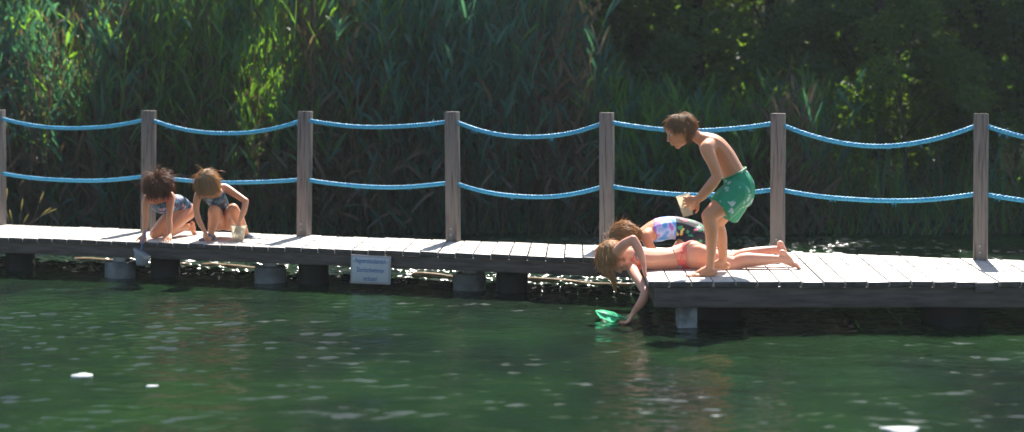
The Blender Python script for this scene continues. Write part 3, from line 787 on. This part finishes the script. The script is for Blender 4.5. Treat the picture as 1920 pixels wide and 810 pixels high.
        for k in (-1, 1):
            E(k * .16, .24, -.10, .09, .09, .085)   # cheeks
            E(k * .13, .335, .095, .10, .045, .035)  # brow
            E(k * .345, -.04, -.03, .035, .07, .105, 'face')  # ear
            E(k * .365, -.07, 0.01, .03, .05, .075, 'face')
        E(0, .33, .16, .20, .09, .15)             # forehead
        s.limb([c + f * .385 * h + u * .06 * h, c + f * .43 * h - u * .05 * h, c + f * .465 * h - u * .115 * h], [.035 * h, .040 * h, .044 * h], 'face')  # nose
        for k in (-1, 1): E(k * .045, .44, -.135, .035, .04, .03, 'face')
        E(0, .405, -.222, .085, .035, .022, 'face'); E(0, .395, -.268 - mouth, .075, .035, .024, 'face')
        E(0, .35, -.18, .09, .06, .06)
    def build(s, name, m, parent, voxel=.004, iters=9):
        vs = np.concatenate([US @ B + c for c, B in zip(s.c, s.B)])
        qs = np.concatenate([UQ + i * len(US) for i in range(len(s.c))])
        me = np_mesh('tmp', vs, qs); o = bpy.data.objects.new('tmp', me); COL.objects.link(o)
        md = o.modifiers.new('r', 'REMESH'); md.mode = 'VOXEL'; md.voxel_size = voxel
        dg = bpy.context.evaluated_depsgraph_get(); ev = o.evaluated_get(dg)
        m2 = bpy.data.meshes.new_from_object(ev); bpy.data.objects.remove(o)
        n = len(m2.vertices); co = np.zeros(n * 3); m2.vertices.foreach_get('co', co); co = co.reshape(-1, 3)
        ed = np.zeros(len(m2.edges) * 2, dtype=np.int32); m2.edges.foreach_get('vertices', ed); ed = ed.reshape(-1, 2)
        # nearest ellipsoid decides the body region
        best = np.full(n, 1e9); lab = np.zeros(n, int)
        inv = [np.linalg.inv(B) for B in s.B]
        for i, (c, iv, r) in enumerate(zip(s.c, inv, s.r)):
            near = np.where(np.abs(co - c).max(1) < np.abs(s.B[i]).sum(0).max() * 1.6 + .02)[0]
            if not len(near): continue
            dd = (np.linalg.norm((co[near] - c) @ iv, axis=1) - 1) * r
            k = dd < best[near]; best[near[k]] = dd[k]; lab[near[k]] = i
        tags = np.array(s.tag)[lab]; ts = np.array(s.t)[lab]
        w = np.where(np.isin(tags, ['hand', 'face']), .12, np.where(tags == 'foot', .25, np.where(tags == 'head', .5, 1.0)))
        deg = np.bincount(ed.ravel(), minlength=n)[:, None]
        for _ in range(iters * 2):
            acc = np.stack([np.bincount(ed[:, 0], co[ed[:, 1], k], n) + np.bincount(ed[:, 1], co[ed[:, 0], k], n) for k in range(3)], -1) / np.maximum(deg, 1)
            co = co + (acc - co) * (.6 * w)[:, None]
        m2.vertices.foreach_set('co', co.ravel()); m2.materials.clear(); m2.materials.append(m)
        m2.polygons.foreach_set('use_smooth', np.ones(len(m2.polygons), bool)); m2.update()
        o = link(name, m2, parent)
        q = np.array([list(p.vertices) for p in m2.polygons if len(p.vertices) == 4])
        nr = np.zeros(n * 3); m2.vertices.foreach_get('normal', nr)
        s.co, s.q, s.nr, s.tags, s.ts = co, q, nr.reshape(-1, 3), tags, ts
        return o
    def cloth(s, name, mask, m, parent, off=.004, th=.0035):
        f = mask[s.q].all(1); q = s.q[f]
        if not len(q): print('EMPTY', name); return
        u, iv = np.unique(q.ravel(), return_inverse=True)
        v = s.co[u] + s.nr[u] * off
        me = np_mesh(name, v, iv.reshape(-1, 4), mats=[m], smooth=True)
        o = link(name, me, parent); sm = o.modifiers.new('solid', 'SOLIDIFY'); sm.thickness = th; sm.offset = -1
        return o

def hair(body, name, m, parent, n=900, length=.1, gravity=.5, noise=.25, drape=None, region=None, width=.0045, lift=1.03, part_back=False, tousle=0.0):
    c, f, u, r, h = body.hc, body.hf, body.hu, body.hr, body.hh
    C = c - f * .05 * h + u * .10 * h; R = np.array([.345, .42, .385]) * h * 1.04
    Bm = np.stack([r, f, u])
    loc = lambda p: (p - C) @ Bm.T / R
    wor = lambda q: (q * R) @ Bm + C
    mb = MB()
    # close-fitting under-layer of hair
    P = US @ (Bm * (R * 1.0)[:, None]) + C
    def hairy(q):  # q local unit coords: x side, y fwd, z up
        return (q[..., 2] > .22 * np.clip(q[..., 1] + .15, 0, 1) * 3.0 - .25 - .75 * (q[..., 1] < -.1)) & ((q[..., 1] < .55) | (q[..., 2] > .62))
    if region: hairy = region
    # dense cap
    a = []; nu, nv = 40, 24
    gq = []; cap = []
    for i in range(nv + 1):
        t = math.pi * i / nv
        for j in range(nu):
            p = 2 * math.pi * j / nu; cap.append((math.sin(t) * math.cos(p), math.sin(t) * math.sin(p), math.cos(t)))
    cap = np.array(cap); hm = hairy(cap)
    for i in range(nv):
        for j in range(nu):
            q = (i * nu + j, (i + 1) * nu + j, (i + 1) * nu + (j + 1) % nu, i * nu + (j + 1) % nu)
            if hm[list(q)].sum() >= 3: gq.append(q)
    wob = 1.0 + .03 * np.sin(cap[:, :1] * 17 + cap[:, 1:2] * 11) + .02 * np.sin(cap[:, 2:] * 23)
    mb.add(wor(cap * wob), gq)
    cap_o = mb.build(name, m, parent, smooth=True)
    so = cap_o.modifiers.new('s', 'SOLIDIFY'); so.thickness = .008; so.offset = -1
    st = MB(); G = np.array([0, 0, -1.0]); k = 0
    while k < n:
        q = rng.normal(size=3); q /= np.linalg.norm(q)
        if not hairy(q[None])[0]: continue
        k += 1
        p = wor(q * lift); crown = wor(np.array([0, -.25, 1.0]))
        nrm = q / R @ Bm; nrm /= np.linalg.norm(nrm)
        tg = p - crown; tg -= nrm * (tg @ nrm); tg /= np.linalg.norm(tg) + 1e-6
        if drape is not None:
            dv = np.array(drape(q), float); dv -= nrm * (dv @ nrm) * .7; tg = tg * .25 + dv
        fly = rng.uniform() < .05
        L = length * rng.uniform(.6, 1.15); seg = 6; pts = [p]; d = tg + rng.normal(size=3) * (noise + (.45 if fly else 0)) + nrm * ((.45 if fly else .02) + tousle * rng.uniform(0, 1)); d /= np.linalg.norm(d)
        cv = rng.normal(size=3) * noise * .5
        for i in range(seg):
            p = p + d * L / seg; ql = loc(p); l = np.linalg.norm(ql)
            if l < lift: p = wor(ql / l * (lift + rng.uniform(0, .05)))
            d = d + G * gravity * .35 + cv * .4; d /= np.linalg.norm(d); pts.append(p)
        w = width * rng.uniform(.6, 1.2) * (.6 if fly else 1)
        st.tube([tuple(x) for x in pts], [w * .8, w, w, w * .9, w * .7, w * .45, w * .12], 4, cap=False)
    so_ = st.build('strands', m, cap_o, smooth=True)
    return cap_o

def bundle(pts, rad, m, parent, name, n=160, width=.0022):
    P = np.array([tuple(p) for p in pts]); k = len(P); mb = MB()
    for _ in range(n):
        o = rng.normal(size=3); o /= np.linalg.norm(o); rr = rng.uniform(.2, 1)
        q = [tuple(P[i] + o * rad[i] * rr + rng.normal(size=3) * .0025) for i in range(k)]
        Q = cr_interp(np.array(q), np.linspace(0, k - 1, 3 * k))
        mb.tube([tuple(x) for x in Q], [width * (1 - .75 * (i / (3 * k - 1)) ** 2) for i in range(3 * k)], 4, cap=False)
    return mb.build(name, m, parent, smooth=True)

def eyes(body, parent, open_=False):
    c, f, u, r, h = body.hc, body.hf, body.hu, body.hr, body.hh
    for k in (-1, 1):
        p = c + r * k * .135 * h + f * .345 * h + u * .02 * h
        mb = MB(); mb.add(US @ (np.stack([r, f, u]) * np.array([.050, .040, .022])[:, None] * h) + p, UQ)
        e = mb.build('eye' if open_ else 'eyelid', M_white if open_ else M_skinB, parent, smooth=True)
        if not open_:
            mb = MB(); q = [p + r * j * .018 * h + f * .032 * h - u * (.022 - .003 * j * j) * h for j in (-2, -1, 0, 1, 2)]
            mb.tube([tuple(x) for x in q], .006 * h, 4); mb.build('eyelash', M_iris, e, smooth=True)
        p2 = p + f * .034 * h + u * .002 * h
        mb = MB(); mb.add(US @ (np.stack([r, f, u]) * np.array([.024, .015, .024])[:, None] * h) + p2, UQ); (mb.build('iris', M_iris, e, smooth=True) if open_ else None)
        mb = MB(); q = [c + r * k * (.06 + .05 * i) * h + f * (.385 - .012 * i * i) * h + u * (.125 + .012 * math.sin(i * 1.2)) * h for i in range(4)]
        mb.tube([tuple(x) for x in q], [.012 * h, .014 * h, .012 * h, .005 * h], 5); mb.build('eyebrow', body.hairm, parent, smooth=True)

a_ = lambda px, py, Y: np.array(at(px, py, Y))

# ---------------- standing boy
boy = thing('person', at(1330, 519, 10.95), 'person standing bent forward on the platform in green flowered swim trunks', 'person')
b = Body(); b.hairm = M_hairbr
YH = 11.05
pel = a_(1386, 349, YH); SIDE = (-.12, 1, 0)
b.torso([(a_(1384, 366, YH), .095, .082), (pel, .108, .092), (a_(1372, 318, YH), .098, .078), (a_(1356, 291, YH), .102, .079), (a_(1338, 272, YH), .112, .078), (a_(1322, 262, YH), .088, .055), (a_(1311, 259, YH), .048, .042)], SIDE)
b.limb([a_(1322, 264, YH), a_(1308, 257, YH), a_(1294, 248, YH)], [.052, .043, .045], 'neck')
b.head(a_(1276, 246, YH), (-1, -.12, -.42), (-.36, 0, 1), .228, mouth=.02)
# shoulder blades and shoulders
b.ell(a_(1345, 266, YH - .06), (.05, .04, .02), ((1, 0, -.7), (0, 1, 0), (.7, 0, 1)), 'torso', .75)
shn = a_(1326, 280, YH - .125); shf = a_(1322, 274, YH + .13)
b.limb([a_(1334, 272, YH - .06), shn, a_(1336, 304, YH - .155), a_(1346, 331, YH - .165)], [.055, .052, .042, .035], 'arm')
b.limb([a_(1345, 331, YH - .165), a_(1334, 345, YH - .17), a_(1320, 360, YH - .16), a_(1309, 371, YH - .15)], [.036, .037, .030, .021], 'arm')
b.hand(a_(1307, 373, YH - .15), a_(1283, 379, YH - .10) - a_(1307, 372, YH - .15), (0.15, 1, .15), 1, .155, curls=(.25, .35, .45, .5), curl=.3)
b.limb([a_(1330, 270, YH + .06), shf, a_(1335, 305, YH + .17), a_(1345, 335, YH + .16)], [.05, .045, .036, .030], 'arm')
b.limb([a_(1345, 335, YH + .16), a_(1332, 352, YH + .14), a_(1318, 368, YH + .08), a_(1308, 377, YH + .04)], [.031, .032, .026, .019], 'arm')
b.hand(a_(1308, 378, YH + .04), a_(1288, 392, YH + .0) - a_(1308, 378, YH + .04), (-.2, -1, .3), -1, .15, curl=.35)
# legs
hn = a_(1380, 362, YH - .07); kn = a_(1329, 405, YH - .13); an = a_(1331, 500, YH - .12)
b.limb([hn, a_(1356, 383, YH - .11), kn], [.088, .074, .053], 'leg')
b.limb([kn, a_(1334, 432, YH - .13), a_(1334, 462, YH - .12), an], [.052, .050, .038, .029], 'leg')
b.ell(a_(1325, 405, YH - .135), (.036, .036, .04), tag='leg', t=1)
b.foot(a_(1331, 502, YH - .12), (-1, -.22, -.02), (0, 0, 1), .205, 1)
hf = a_(1384, 364, YH + .07); kf = a_(1343, 418, YH + .15); af = a_(1356, 484, YH + .17)
b.limb([hf, a_(1362, 390, YH + .11), kf], [.088, .073, .052], 'leg')
b.limb([kf, a_(1350, 440, YH + .16), a_(1354, 462, YH + .17), af], [.051, .049, .038, .029], 'leg')
b.foot(a_(1355, 489, YH + .17), (-1, -.05, -.02), (0, 0, 1), .20, -1)
b.build('body', M_skinA, boy)
hair(b, 'hair', M_hairbr, boy, n=2600, length=.06, gravity=.35, noise=.22, tousle=.15, width=.0021, lift=1.0)
eyes(b, boy, True)
# swim trunks: loose legs with an open hem
def leg_tube(mb_, c0, c1, c2, r0, r1, r2): pass
sb = Body()
sb.torso([(a_(1382, 374, YH), .128, .104), (a_(1385, 362, YH), .134, .110), (pel, .132, .108), (a_(1379, 331, YH), .114, .094)], SIDE)
for sgn, h0, k0 in ((-1, hn, kn), (1, hf, kf)):
    sb.ell(h0, (.104,) * 3, tag='cloth')
    e = h0 * .40 + k0 * .60
    mid = h0 * .62 + k0 * .38
    ax = (k0 - h0) / np.linalg.norm(k0 - h0)
    for t in np.linspace(0, 1, 15):
        p = h0 * (1 - t) + e * t + np.array([.006, 0, -.014]) * t; rr = .103 + .004 * math.sin(t * 3)
        sd = np.array([0, 1., 0]); sd -= ax * (sd @ ax); sd /= np.linalg.norm(sd); n_ = np.cross(ax, sd)
        sb.ell(p, (rr, rr * 1.02, .014), (sd, n_, ax), 'cloth', t)
tr = sb.build('swim_trunks', M_trunks, boy, voxel=.004, iters=4)
# waistband
mb = MB(); c = a_(1376.5, 325, YH); ax = np.array(a_(1356, 291, YH) - pel); ax /= np.linalg.norm(ax); sd = np.array([-.12, 1, 0.]); sd -= ax * (sd @ ax); sd /= np.linalg.norm(sd); n_ = np.cross(ax, sd)
mb.tube([tuple(c + sd * math.cos(t) * .108 + n_ * math.sin(t) * .088) for t in np.linspace(0, 2 * math.pi, 40)], .007, 6); mb.build('waistband', M_trunks, boy, smooth=True)

def cup(base, axis, h, r0, r1, label, name='plastic_cup'):
    ax = V(axis).normalized(); mb = MB()
    prof = [(.001, .003), (r0 * .9, .003), (r0, 0.0), (r0 + (r1 - r0) * .5, h * .5), (r1, h * .97), (r1 + .004, h * .97), (r1 + .005, h), (r1 - .002, h), (r0 + (r1 - r0) * .5 - .003, h * .5), (r0 - .004, .008), (.001, .008)]
    mb.lathe(prof, n=28)
    o = mb.build(name, M_cup, smooth=True)
    o.rotation_euler = ax.to_track_quat('Z', 'Y').to_euler(); o.location = base
    return tag(o, label, 'cup')
p0, p1 = at(1290, 404, YH - .035), at(1280, 366, YH - .035)
cup(p0, p1 - p0, (p1 - p0).length, .036, .046, 'clear plastic cup held by the boy in green trunks')

# ---------------- girl kneeling at the left
GA = thing('person', at(305, 449, 13.75), 'person with dark tousled hair on hands and knees at the walkway edge', 'person')
b = Body(); b.hairm = M_hairdark
SA = (1, .25, .05)
pA = a_(339, 391, 14.12)
b.torso([(a_(341, 399, 14.13), .085, .075), (pA, .100, .085), (a_(330, 380, 14.02), .085, .072), (a_(314, 383, 13.88), .09, .085), (a_(303, 379, 13.76), .10, .085), (a_(297, 364, 13.70), .075, .05), (a_(297, 358, 13.67), .042, .04)], SA)
b.limb([a_(297, 362, 13.70), a_(298, 354, 13.64), a_(299, 350, 13.6)], [.045, .038, .04], 'neck')
b.head(a_(298, 350, 13.54), (-.15, -.42, -.95), (-.15, -.90, .42), .215)
b.limb([a_(290, 368, 13.73), a_(276, 371, 13.67), a_(272, 390, 13.62), a_(273, 410, 13.6)], [.045, .039, .032, .027], 'arm')
b.limb([a_(273, 410, 13.6), a_(272, 424, 13.58), a_(270, 440, 13.55)], [.027, .026, .018], 'arm')
b.hand(a_(270, 441, 13.55), (-.05, -.35, -.75), (.15, -.6, .2), 1, .13, curl=.75)
b.limb([a_(306, 368, 13.74), a_(320, 368, 13.74), a_(319, 388, 13.68), a_(317, 409, 13.62)], [.045, .039, .032, .027], 'arm')
b.limb([a_(317, 409, 13.62), a_(318, 425, 13.59), a_(318, 439, 13.56)], [.027, .026, .018], 'arm')
b.hand(a_(318, 441, 13.55), (0, -.9, -.35), (0, -.3, -1), -1, .13, curl=.15)
for hx, hy, kx, ky, fx, s in ((336, 14.1, 290, 13.78, 338, -1), (352, 14.16, 313, 13.84, 353, 1)):
    hp = a_(hx, 396, hy); kp = np.array(at(kx, 440, ky)); kp[2] = ZD + .045
    b.limb([hp, hp * .5 + kp * .5 + np.array([0, -.01, .015]), kp], [.078, .066, .046], 'leg')
    ak = np.array([at(fx, 0, hy + .02).x, hy + .04, ZD + .075]); b.limb([kp, kp * .5 + ak * .5 + np.array([0, 0, .012]), ak], [.045, .046, .027], 'leg')
    b.foot(ak + np.array([.01, .0, .0]), (.12, .15, -1) if s > 0 else (.5, .5, -.6), (-.8, -.6, 0), .165, s)
b.build('body', M_skinA, GA)
hd = b.ts; T = b.tags == 'torso'
wA = b.co
suit = T & (hd > .05) & (hd < .74)
b.cloth('swimsuit', suit, M_suitA, GA)
for s in (-1, 1):
    mb = MB(); sdv = np.array([1, .25, .05]); sdv /= np.linalg.norm(sdv)
    st = [a_(302, 376, 13.70) + sdv * s * .05 + np.array([0, -.055, -.01]), a_(299, 368, 13.665) + sdv * s * .05 + np.array([0, -.03, .03]), a_(298, 362, 13.70) + sdv * s * .05 + np.array([0, .0, .055]), a_(306, 368, 13.8) + sdv * s * .045 + np.array([0, .0, .07])]
    Q = cr_interp(np.array(st), np.linspace(0, 3, 14)); mb.tube([tuple(q) for q in Q], .007, 6); mb.build('strap', M_pinkstrap, GA, smooth=True)
hair(b, 'hair', M_hairdark, GA, n=3000, length=.12, gravity=.7, noise=.38, tousle=.18, width=.0022, lift=1.03)
eyes(b, GA)
# her net hanging over the edge
nt_ = thing('dip_net', at(268, 465, 13.42), 'small pale dip net held over the walkway edge by the dark-haired kneeling girl', 'net')
mb = MB(); mb.tube([at(273, 432, 13.5), at(264, 470, 13.36)], [.006, .006], 8); mb.build('handle', mat('blue_net_handle', (.05, .16, .35), .4, .5), nt_)
def net(parent, ring, tip, m, wire=.0035, name='mesh_bag', rimm=None):
    """ring: list of points, tip: list of bag bottom points paired with the ring"""
    mb = MB(); mb.tube(ring + [ring[0]], wire, 6); mb.build('rim', rimm or M_metal, parent, smooth=True)
    n = len(ring); L = 5; v = []
    for k in range(L):
        s = k / (L - 1)
        for i in range(n):
            v.append(tuple(V(ring[i]).lerp(V(tip[i]), s) + V(rng.normal(size=3) * .003)))
    q = [(k * n + i, k * n + (i + 1) % n, (k + 1) * n + (i + 1) % n, (k + 1) * n + i) for k in range(L - 1) for i in range(n)]
    q.append(((L - 1) * n, (L - 1) * n + 1, (L - 1) * n + 2, (L - 1) * n + 3)) if n == 4 else None
    o = link(name, np_mesh(name, v, q, mats=[m]), parent); so = o.modifiers.new('s', 'SOLIDIFY'); so.thickness = .002
    return o
R_ = [at(250, 467, 13.34), at(258, 472, 13.28), at(268, 478, 13.27), at(281, 482, 13.3), at(281, 480, 13.42), at(268, 472, 13.46), at(257, 466, 13.44), at(251, 465, 13.4)]
T_ = [at(256, 496, 13.35), at(259, 498, 13.33), at(266, 499, 13.33), at(277, 498, 13.34), at(277, 497, 13.38), at(268, 496, 13.4), at(260, 495, 13.4), at(257, 495, 13.38)]
net(nt_, R_, T_, M_net)

# ---------------- crouching girl with cup
GB = thing('person', at(400, 451, 13.65), 'person with smooth blonde hair crouching on the walkway, one hand in a plastic cup', 'person')
b = Body(); b.hairm = M_hairbl
SB = (1, .1, -.1)
b.torso([(a_(420, 420, 13.98), .09, .08), (a_(419, 408, 13.96), .102, .088), (a_(413, 390, 13.88), .085, .075), (a_(407, 376, 13.77), .088, .07), (a_(401, 366, 13.66), .098, .068), (a_(397, 357, 13.61), .078, .05), (a_(395, 351, 13.58), .042, .04)], SB)
b.limb([a_(396, 356, 13.60), a_(393, 349, 13.54), a_(391, 345, 13.5)], [.045, .038, .04], 'neck')
b.head(a_(390, 343, 13.45), (.10, -.45, -.92), (-.1, -.88, .45), .22)
b.limb([a_(388, 360, 13.64), a_(373, 365, 13.6), a_(368, 384, 13.55), a_(369, 402, 13.52)], [.045, .038, .031, .026], 'arm')
b.limb([a_(369, 402, 13.52), a_(375, 418, 13.5), a_(383, 432, 13.48)], [.027, .026, .018], 'arm')
b.hand(a_(384, 433, 13.48), (.25, -.25, -.85), (.5, .4, -.2), -1, .125, curl=.5)
b.limb([a_(408, 354, 13.68), a_(423, 353, 13.7), a_(443, 365, 13.66), a_(461, 377, 13.62)], [.045, .038, .031, .027], 'arm')
b.limb([a_(461, 377, 13.62), a_(457, 396, 13.58), a_(449, 417, 13.54)], [.028, .027, .018], 'arm')
b.hand(a_(448, 418, 13.54), (-.1, -.1, -1), (-.2, .9, 0), 1, .125, curl=.2)
# legs: both knees up in front of the chest
k1 = a_(401, 395, 13.62); an1 = a_(396, 437, 13.66)
b.limb([a_(410, 416, 13.94), a_(404, 403, 13.8), k1], [.078, .068, .050], 'leg'); b.limb([k1, a_(401, 410, 13.66), a_(398, 424, 13.68), an1], [.049, .050, .04, .028], 'leg')
b.foot(a_(396, 439, 13.67), (-.45, -1, 0), (0, 0, 1), .165, 1)
k2 = a_(437, 392, 13.68); an2 = a_(461, 439, 13.86)
b.limb([a_(428, 416, 13.96), a_(434, 402, 13.85), k2], [.078, .068, .050], 'leg'); b.limb([k2, a_(446, 408, 13.76), a_(454, 424, 13.82), an2], [.049, .050, .04, .028], 'leg')
b.foot(a_(461, 440, 13.86), (1, -.4, 0), (0, 0, 1), .165, -1)
b.build('body', M_skinA, GB)
T = b.tags == 'torso'
b.cloth('swimsuit', T & (b.ts > .36) & (b.ts < .74), M_suitB, GB)
b.cloth('swim_bottoms', T & (b.ts < .36), M_salmon, GB, off=.0035)
f = b.tags == 'foot'
b.cloth('shoe', f & (b.co[:, 0] < a_(425, 0, 13.7)[0]), M_shoe, GB, off=.007, th=.005)
b.cloth('shoe', f & (b.co[:, 0] >= a_(425, 0, 13.7)[0]), M_shoe, GB, off=.007, th=.005)
side_sweep = lambda q: np.array([.9 if q[0] > -.4 else -.4, -.25, -.9])
hair(b, 'hair', M_hairbl, GB, n=2800, length=.13, gravity=.9, noise=.05, width=.0021, lift=1.0)
eyes(b, GB)
c0 = at(447, 452, 13.58); c0.z = ZD + .004
cup(c0, (0, 0, 1), .132, .045, .068, 'clear plastic cup standing on the walkway under the hand of the crouching girl')

# ---------------- front lying girl
GD = thing('person', at(1290, 505, 11.45), 'person in coral bikini lying face down, one arm reaching into the water', 'person')
b = Body(); b.hairm = M_hairbl2
SD = (.0, 1, 0)
b.torso([(a_(1322, 481, 11.48), .105, .082), (a_(1292, 479, 11.47), .125, .096), (a_(1262, 484, 11.44), .105, .082), (a_(1236, 486, 11.40), .096, .078), (a_(1208, 485, 11.34), .112, .080), (a_(1184, 480, 11.29), .115, .074), (a_(1168, 477, 11.26), .075, .055)], SD)
for s in (-1, 1): b.ell(a_(1299, 470, 11.47 + s * .062), (.085, .068, .072), tag='torso', t=.12)
for s in (-1, 1): b.ell(a_(1194, 500, 11.31 + s * .05), (.04, .038, .035), tag='torso', t=.72)
b.limb([a_(1172, 478, 11.26), a_(1161, 478, 11.23), a_(1152, 477, 11.2)], [.052, .043, .045], 'neck')
b.head(a_(1152, 482, 11.17), (.15, -.10, -1), (-1, -.1, -.18), .235)
b.limb([a_(1178, 476, 11.22), a_(1160, 474, 11.11), a_(1170, 459, 11.03), a_(1187, 449, 10.99)], [.05, .045, .038, .032], 'arm')
b.limb([a_(1187, 449, 10.99), a_(1197, 467, 10.98), a_(1206, 490, 10.97)], [.033, .033, .022], 'arm')
w = a_(1207, 493, 10.97); b.hand(w, np.array([.10, -.1, -1]), (.9, 0, -.3), -1, .145, curl=.2)
b.limb([a_(1180, 484, 11.29), a_(1182, 498, 11.22), a_(1195, 522, 11.0), a_(1211, 548, 10.86)], [.05, .044, .036, .031], 'arm')
b.limb([a_(1211, 548, 10.86), a_(1203, 566, 10.86), a_(1189, 584, 10.9)], [.032, .032, .021], 'arm')
b.hand(a_(1188, 586, 10.9), (-.35, .1, -.6), (-.5, 0, .4), 1, .145, curl=.45)
for s, yy in ((-1, 11.40), (1, 11.57)):
    hp = a_(1302, 479, 11.47 + s * .062)
    if s < 0:
        b.limb([hp, a_(1338, 489, yy), a_(1373, 497, yy)], [.096, .078, .056], 'leg')
        b.limb([a_(1373, 497, yy), a_(1395, 488, yy), a_(1425, 487, yy), a_(1462, 486, yy)], [.053, .054, .045, .029], 'leg')
        b.foot(a_(1466, 486, yy), (.66, -.1, -.72), (-.72, -.05, -.66), .20, 1)
    else:
        b.limb([hp, a_(1338, 486, yy), a_(1373, 490, yy)], [.096, .078, .056], 'leg')
        b.limb([a_(1373, 490, yy), a_(1395, 480, yy), a_(1425, 474, yy), a_(1452, 468, yy)], [.053, .054, .045, .029], 'leg')
        b.foot(a_(1458, 468, yy), (.35, -.15, -.85), (-.85, 0, -.35), .20, -1)
b.build('body', M_skinB, GD)
X = b.co; T = b.tags == 'torso'
u_ = (X[:, 0] - a_(1290, 0, 11.4)[0]); lowb = np.array(a_(1275, 452, 11.4))
zz = X[:, 2] - ZD
xb = a_(1268, 0, 11.34)[0]
hips = np.isin(b.tags, ['torso', 'leg'])
side_d = np.abs(X[:, 1] - 11.47)
b.cloth('bikini_bottom', hips & (X[:, 0] > xb + .02 * np.cos(zz * 20)) & (X[:, 0] < xb + .075 + .22 * np.clip(1 - side_d / .10, 0, 1) ** 1.0 * 1.0) & (X[:,0] < a_(1325,0,11.4)[0]), M_bik, GD)
xt = a_(1181, 0, 11.3)[0]
b.cloth('bikini_top', T & (X[:, 0] > xt - .005) & (X[:, 0] < xt + .045 + .06 * (zz < .09)), M_bik, GD)
hair(b, 'hair', M_hairbl2, GD, n=2400, length=.08, gravity=.35, noise=.18, tousle=.05, width=.0021, lift=1.04, drape=lambda q: (.25, 0, -1))
bundle([a_(1138, 492, 11.12), a_(1140, 503, 11.1), a_(1146, 515, 11.09), a_(1151, 530, 11.09), a_(1154, 547, 11.09)], [.012, .03, .028, .02, .008], M_hairbl2, GD, 'ponytail')
eyes(b, GD)
gn = thing('green_net', at(1140, 590, 11.1), 'bright green dip net half under water beside the reaching hand', 'net')
mb = MB(); mb.tube([at(1183, 600, 10.92), at(1158, 590, 11.02)], [.006, .005], 8); mb.build('handle', M_gnet, gn)
R_ = [at(1162, 597, 11.0), at(1151, 593, 10.95), at(1130, 588, 10.95), at(1117, 584, 11.04), at(1118, 582, 11.2), at(1133, 582, 11.28), at(1151, 586, 11.22), at(1161, 592, 11.1)]
T_ = [at(1153, 602, 11.05), at(1146, 603, 11.02), at(1132, 598, 11.03), at(1125, 596, 11.08), at(1125, 596, 11.16), at(1134, 597, 11.2), at(1147, 597, 11.18), at(1153, 597, 11.1)]
net(gn, R_, T_, M_gnet, rimm=M_gnet)

# ---------------- rear girl, kneeling low behind
GC = thing('person', at(1290, 486, 12.05), 'person in blue violet swimsuit and black floral shorts bent low behind another', 'person')
b = Body(); b.hairm = M_hairbl
b.torso([(a_(1316, 450, 12.1), .10, .085), (a_(1302, 441, 12.09), .122, .100), (a_(1277, 430, 12.07), .10, .085), (a_(1254, 427, 12.04), .102, .085), (a_(1231, 432, 12.0), .115, .086), (a_(1211, 438, 11.97), .09, .06), (a_(1199, 442, 11.95), .046, .042)], (0, 1, 0))
b.limb([a_(1206, 440, 11.96), a_(1194, 442, 11.94), a_(1184, 443, 11.93)], [.05, .042, .045], 'neck')
b.head(a_(1170, 446, 11.9), (-.30, -.1, -1), (-1, 0, .15), .225)
for s in (-1, 1):
    y0 = 12.0 + s * .12
    b.limb([a_(1222, 438, 12.0 + s * .06), a_(1213, 444, y0), a_(1217, 458, y0 + s * .04), a_(1226, 472, y0 + s * .04)], [.055, .048, .036, .030], 'arm')
    e = a_(1226, 472, y0 + s * .04); wz = np.array([e[0] - .045, e[1] - .06, ZD + .03]); b.limb([e, (e + wz) / 2, wz], [.031, .031, .021], 'arm')
    b.hand(wz, (-.8, -.3, -.1), (0, 0, -1), -s, .13, curl=.1)
    hp = a_(1308, 447, 12.09 + s * .06); kp = a_(1270, 478, 12.05 + s * .09); kp[2] = ZD + .05
    b.limb([hp, (hp + kp) / 2 + np.array([-.01, 0, .01]), kp], [.09, .076, .052], 'leg')
    ak = np.array([at(1326, 0, 12.05).x, kp[1] + .02, ZD + .055]); b.limb([kp, (kp + ak) / 2 + np.array([0, 0, .01]), ak], [.048, .048, .028], 'leg')
    b.foot(ak + np.array([0, 0, .0]), (1, 0, -.02), (0, 0, -1), .17, s)
b.build('body', M_skinA, GC)
T = np.isin(b.tags, ['torso']); X = b.co
xc = a_(1268, 0, 12)[0]
b.cloth('swimsuit_top', T & (X[:, 0] < xc) & (X[:, 0] > a_(1228, 0, 12)[0] + .35 * (a_(0, 400, 12)[2] - X[:, 2]) * -.6), M_suitC, GC)
b.cloth('shorts', (np.isin(b.tags, ['torso']) | ((b.tags == 'leg') & (b.ts < .55) & (X[:, 2] > ZD + .1))) & (X[:, 0] >= xc - .006), M_suitC2, GC, off=.008, th=.006)
hair(b, 'hair', M_hairbl, GC, n=2400, length=.07, gravity=.15, noise=.12, width=.0021, lift=1.0, drape=lambda q: (.8, 0, .1))
bundle([a_(1186, 428, 11.9), a_(1193, 430, 11.9), a_(1200, 434, 11.88), a_(1206, 442, 11.86)], [.014, .02, .018, .008], M_hairbl, GC, 'ponytail', 60)
eyes(b, GC)
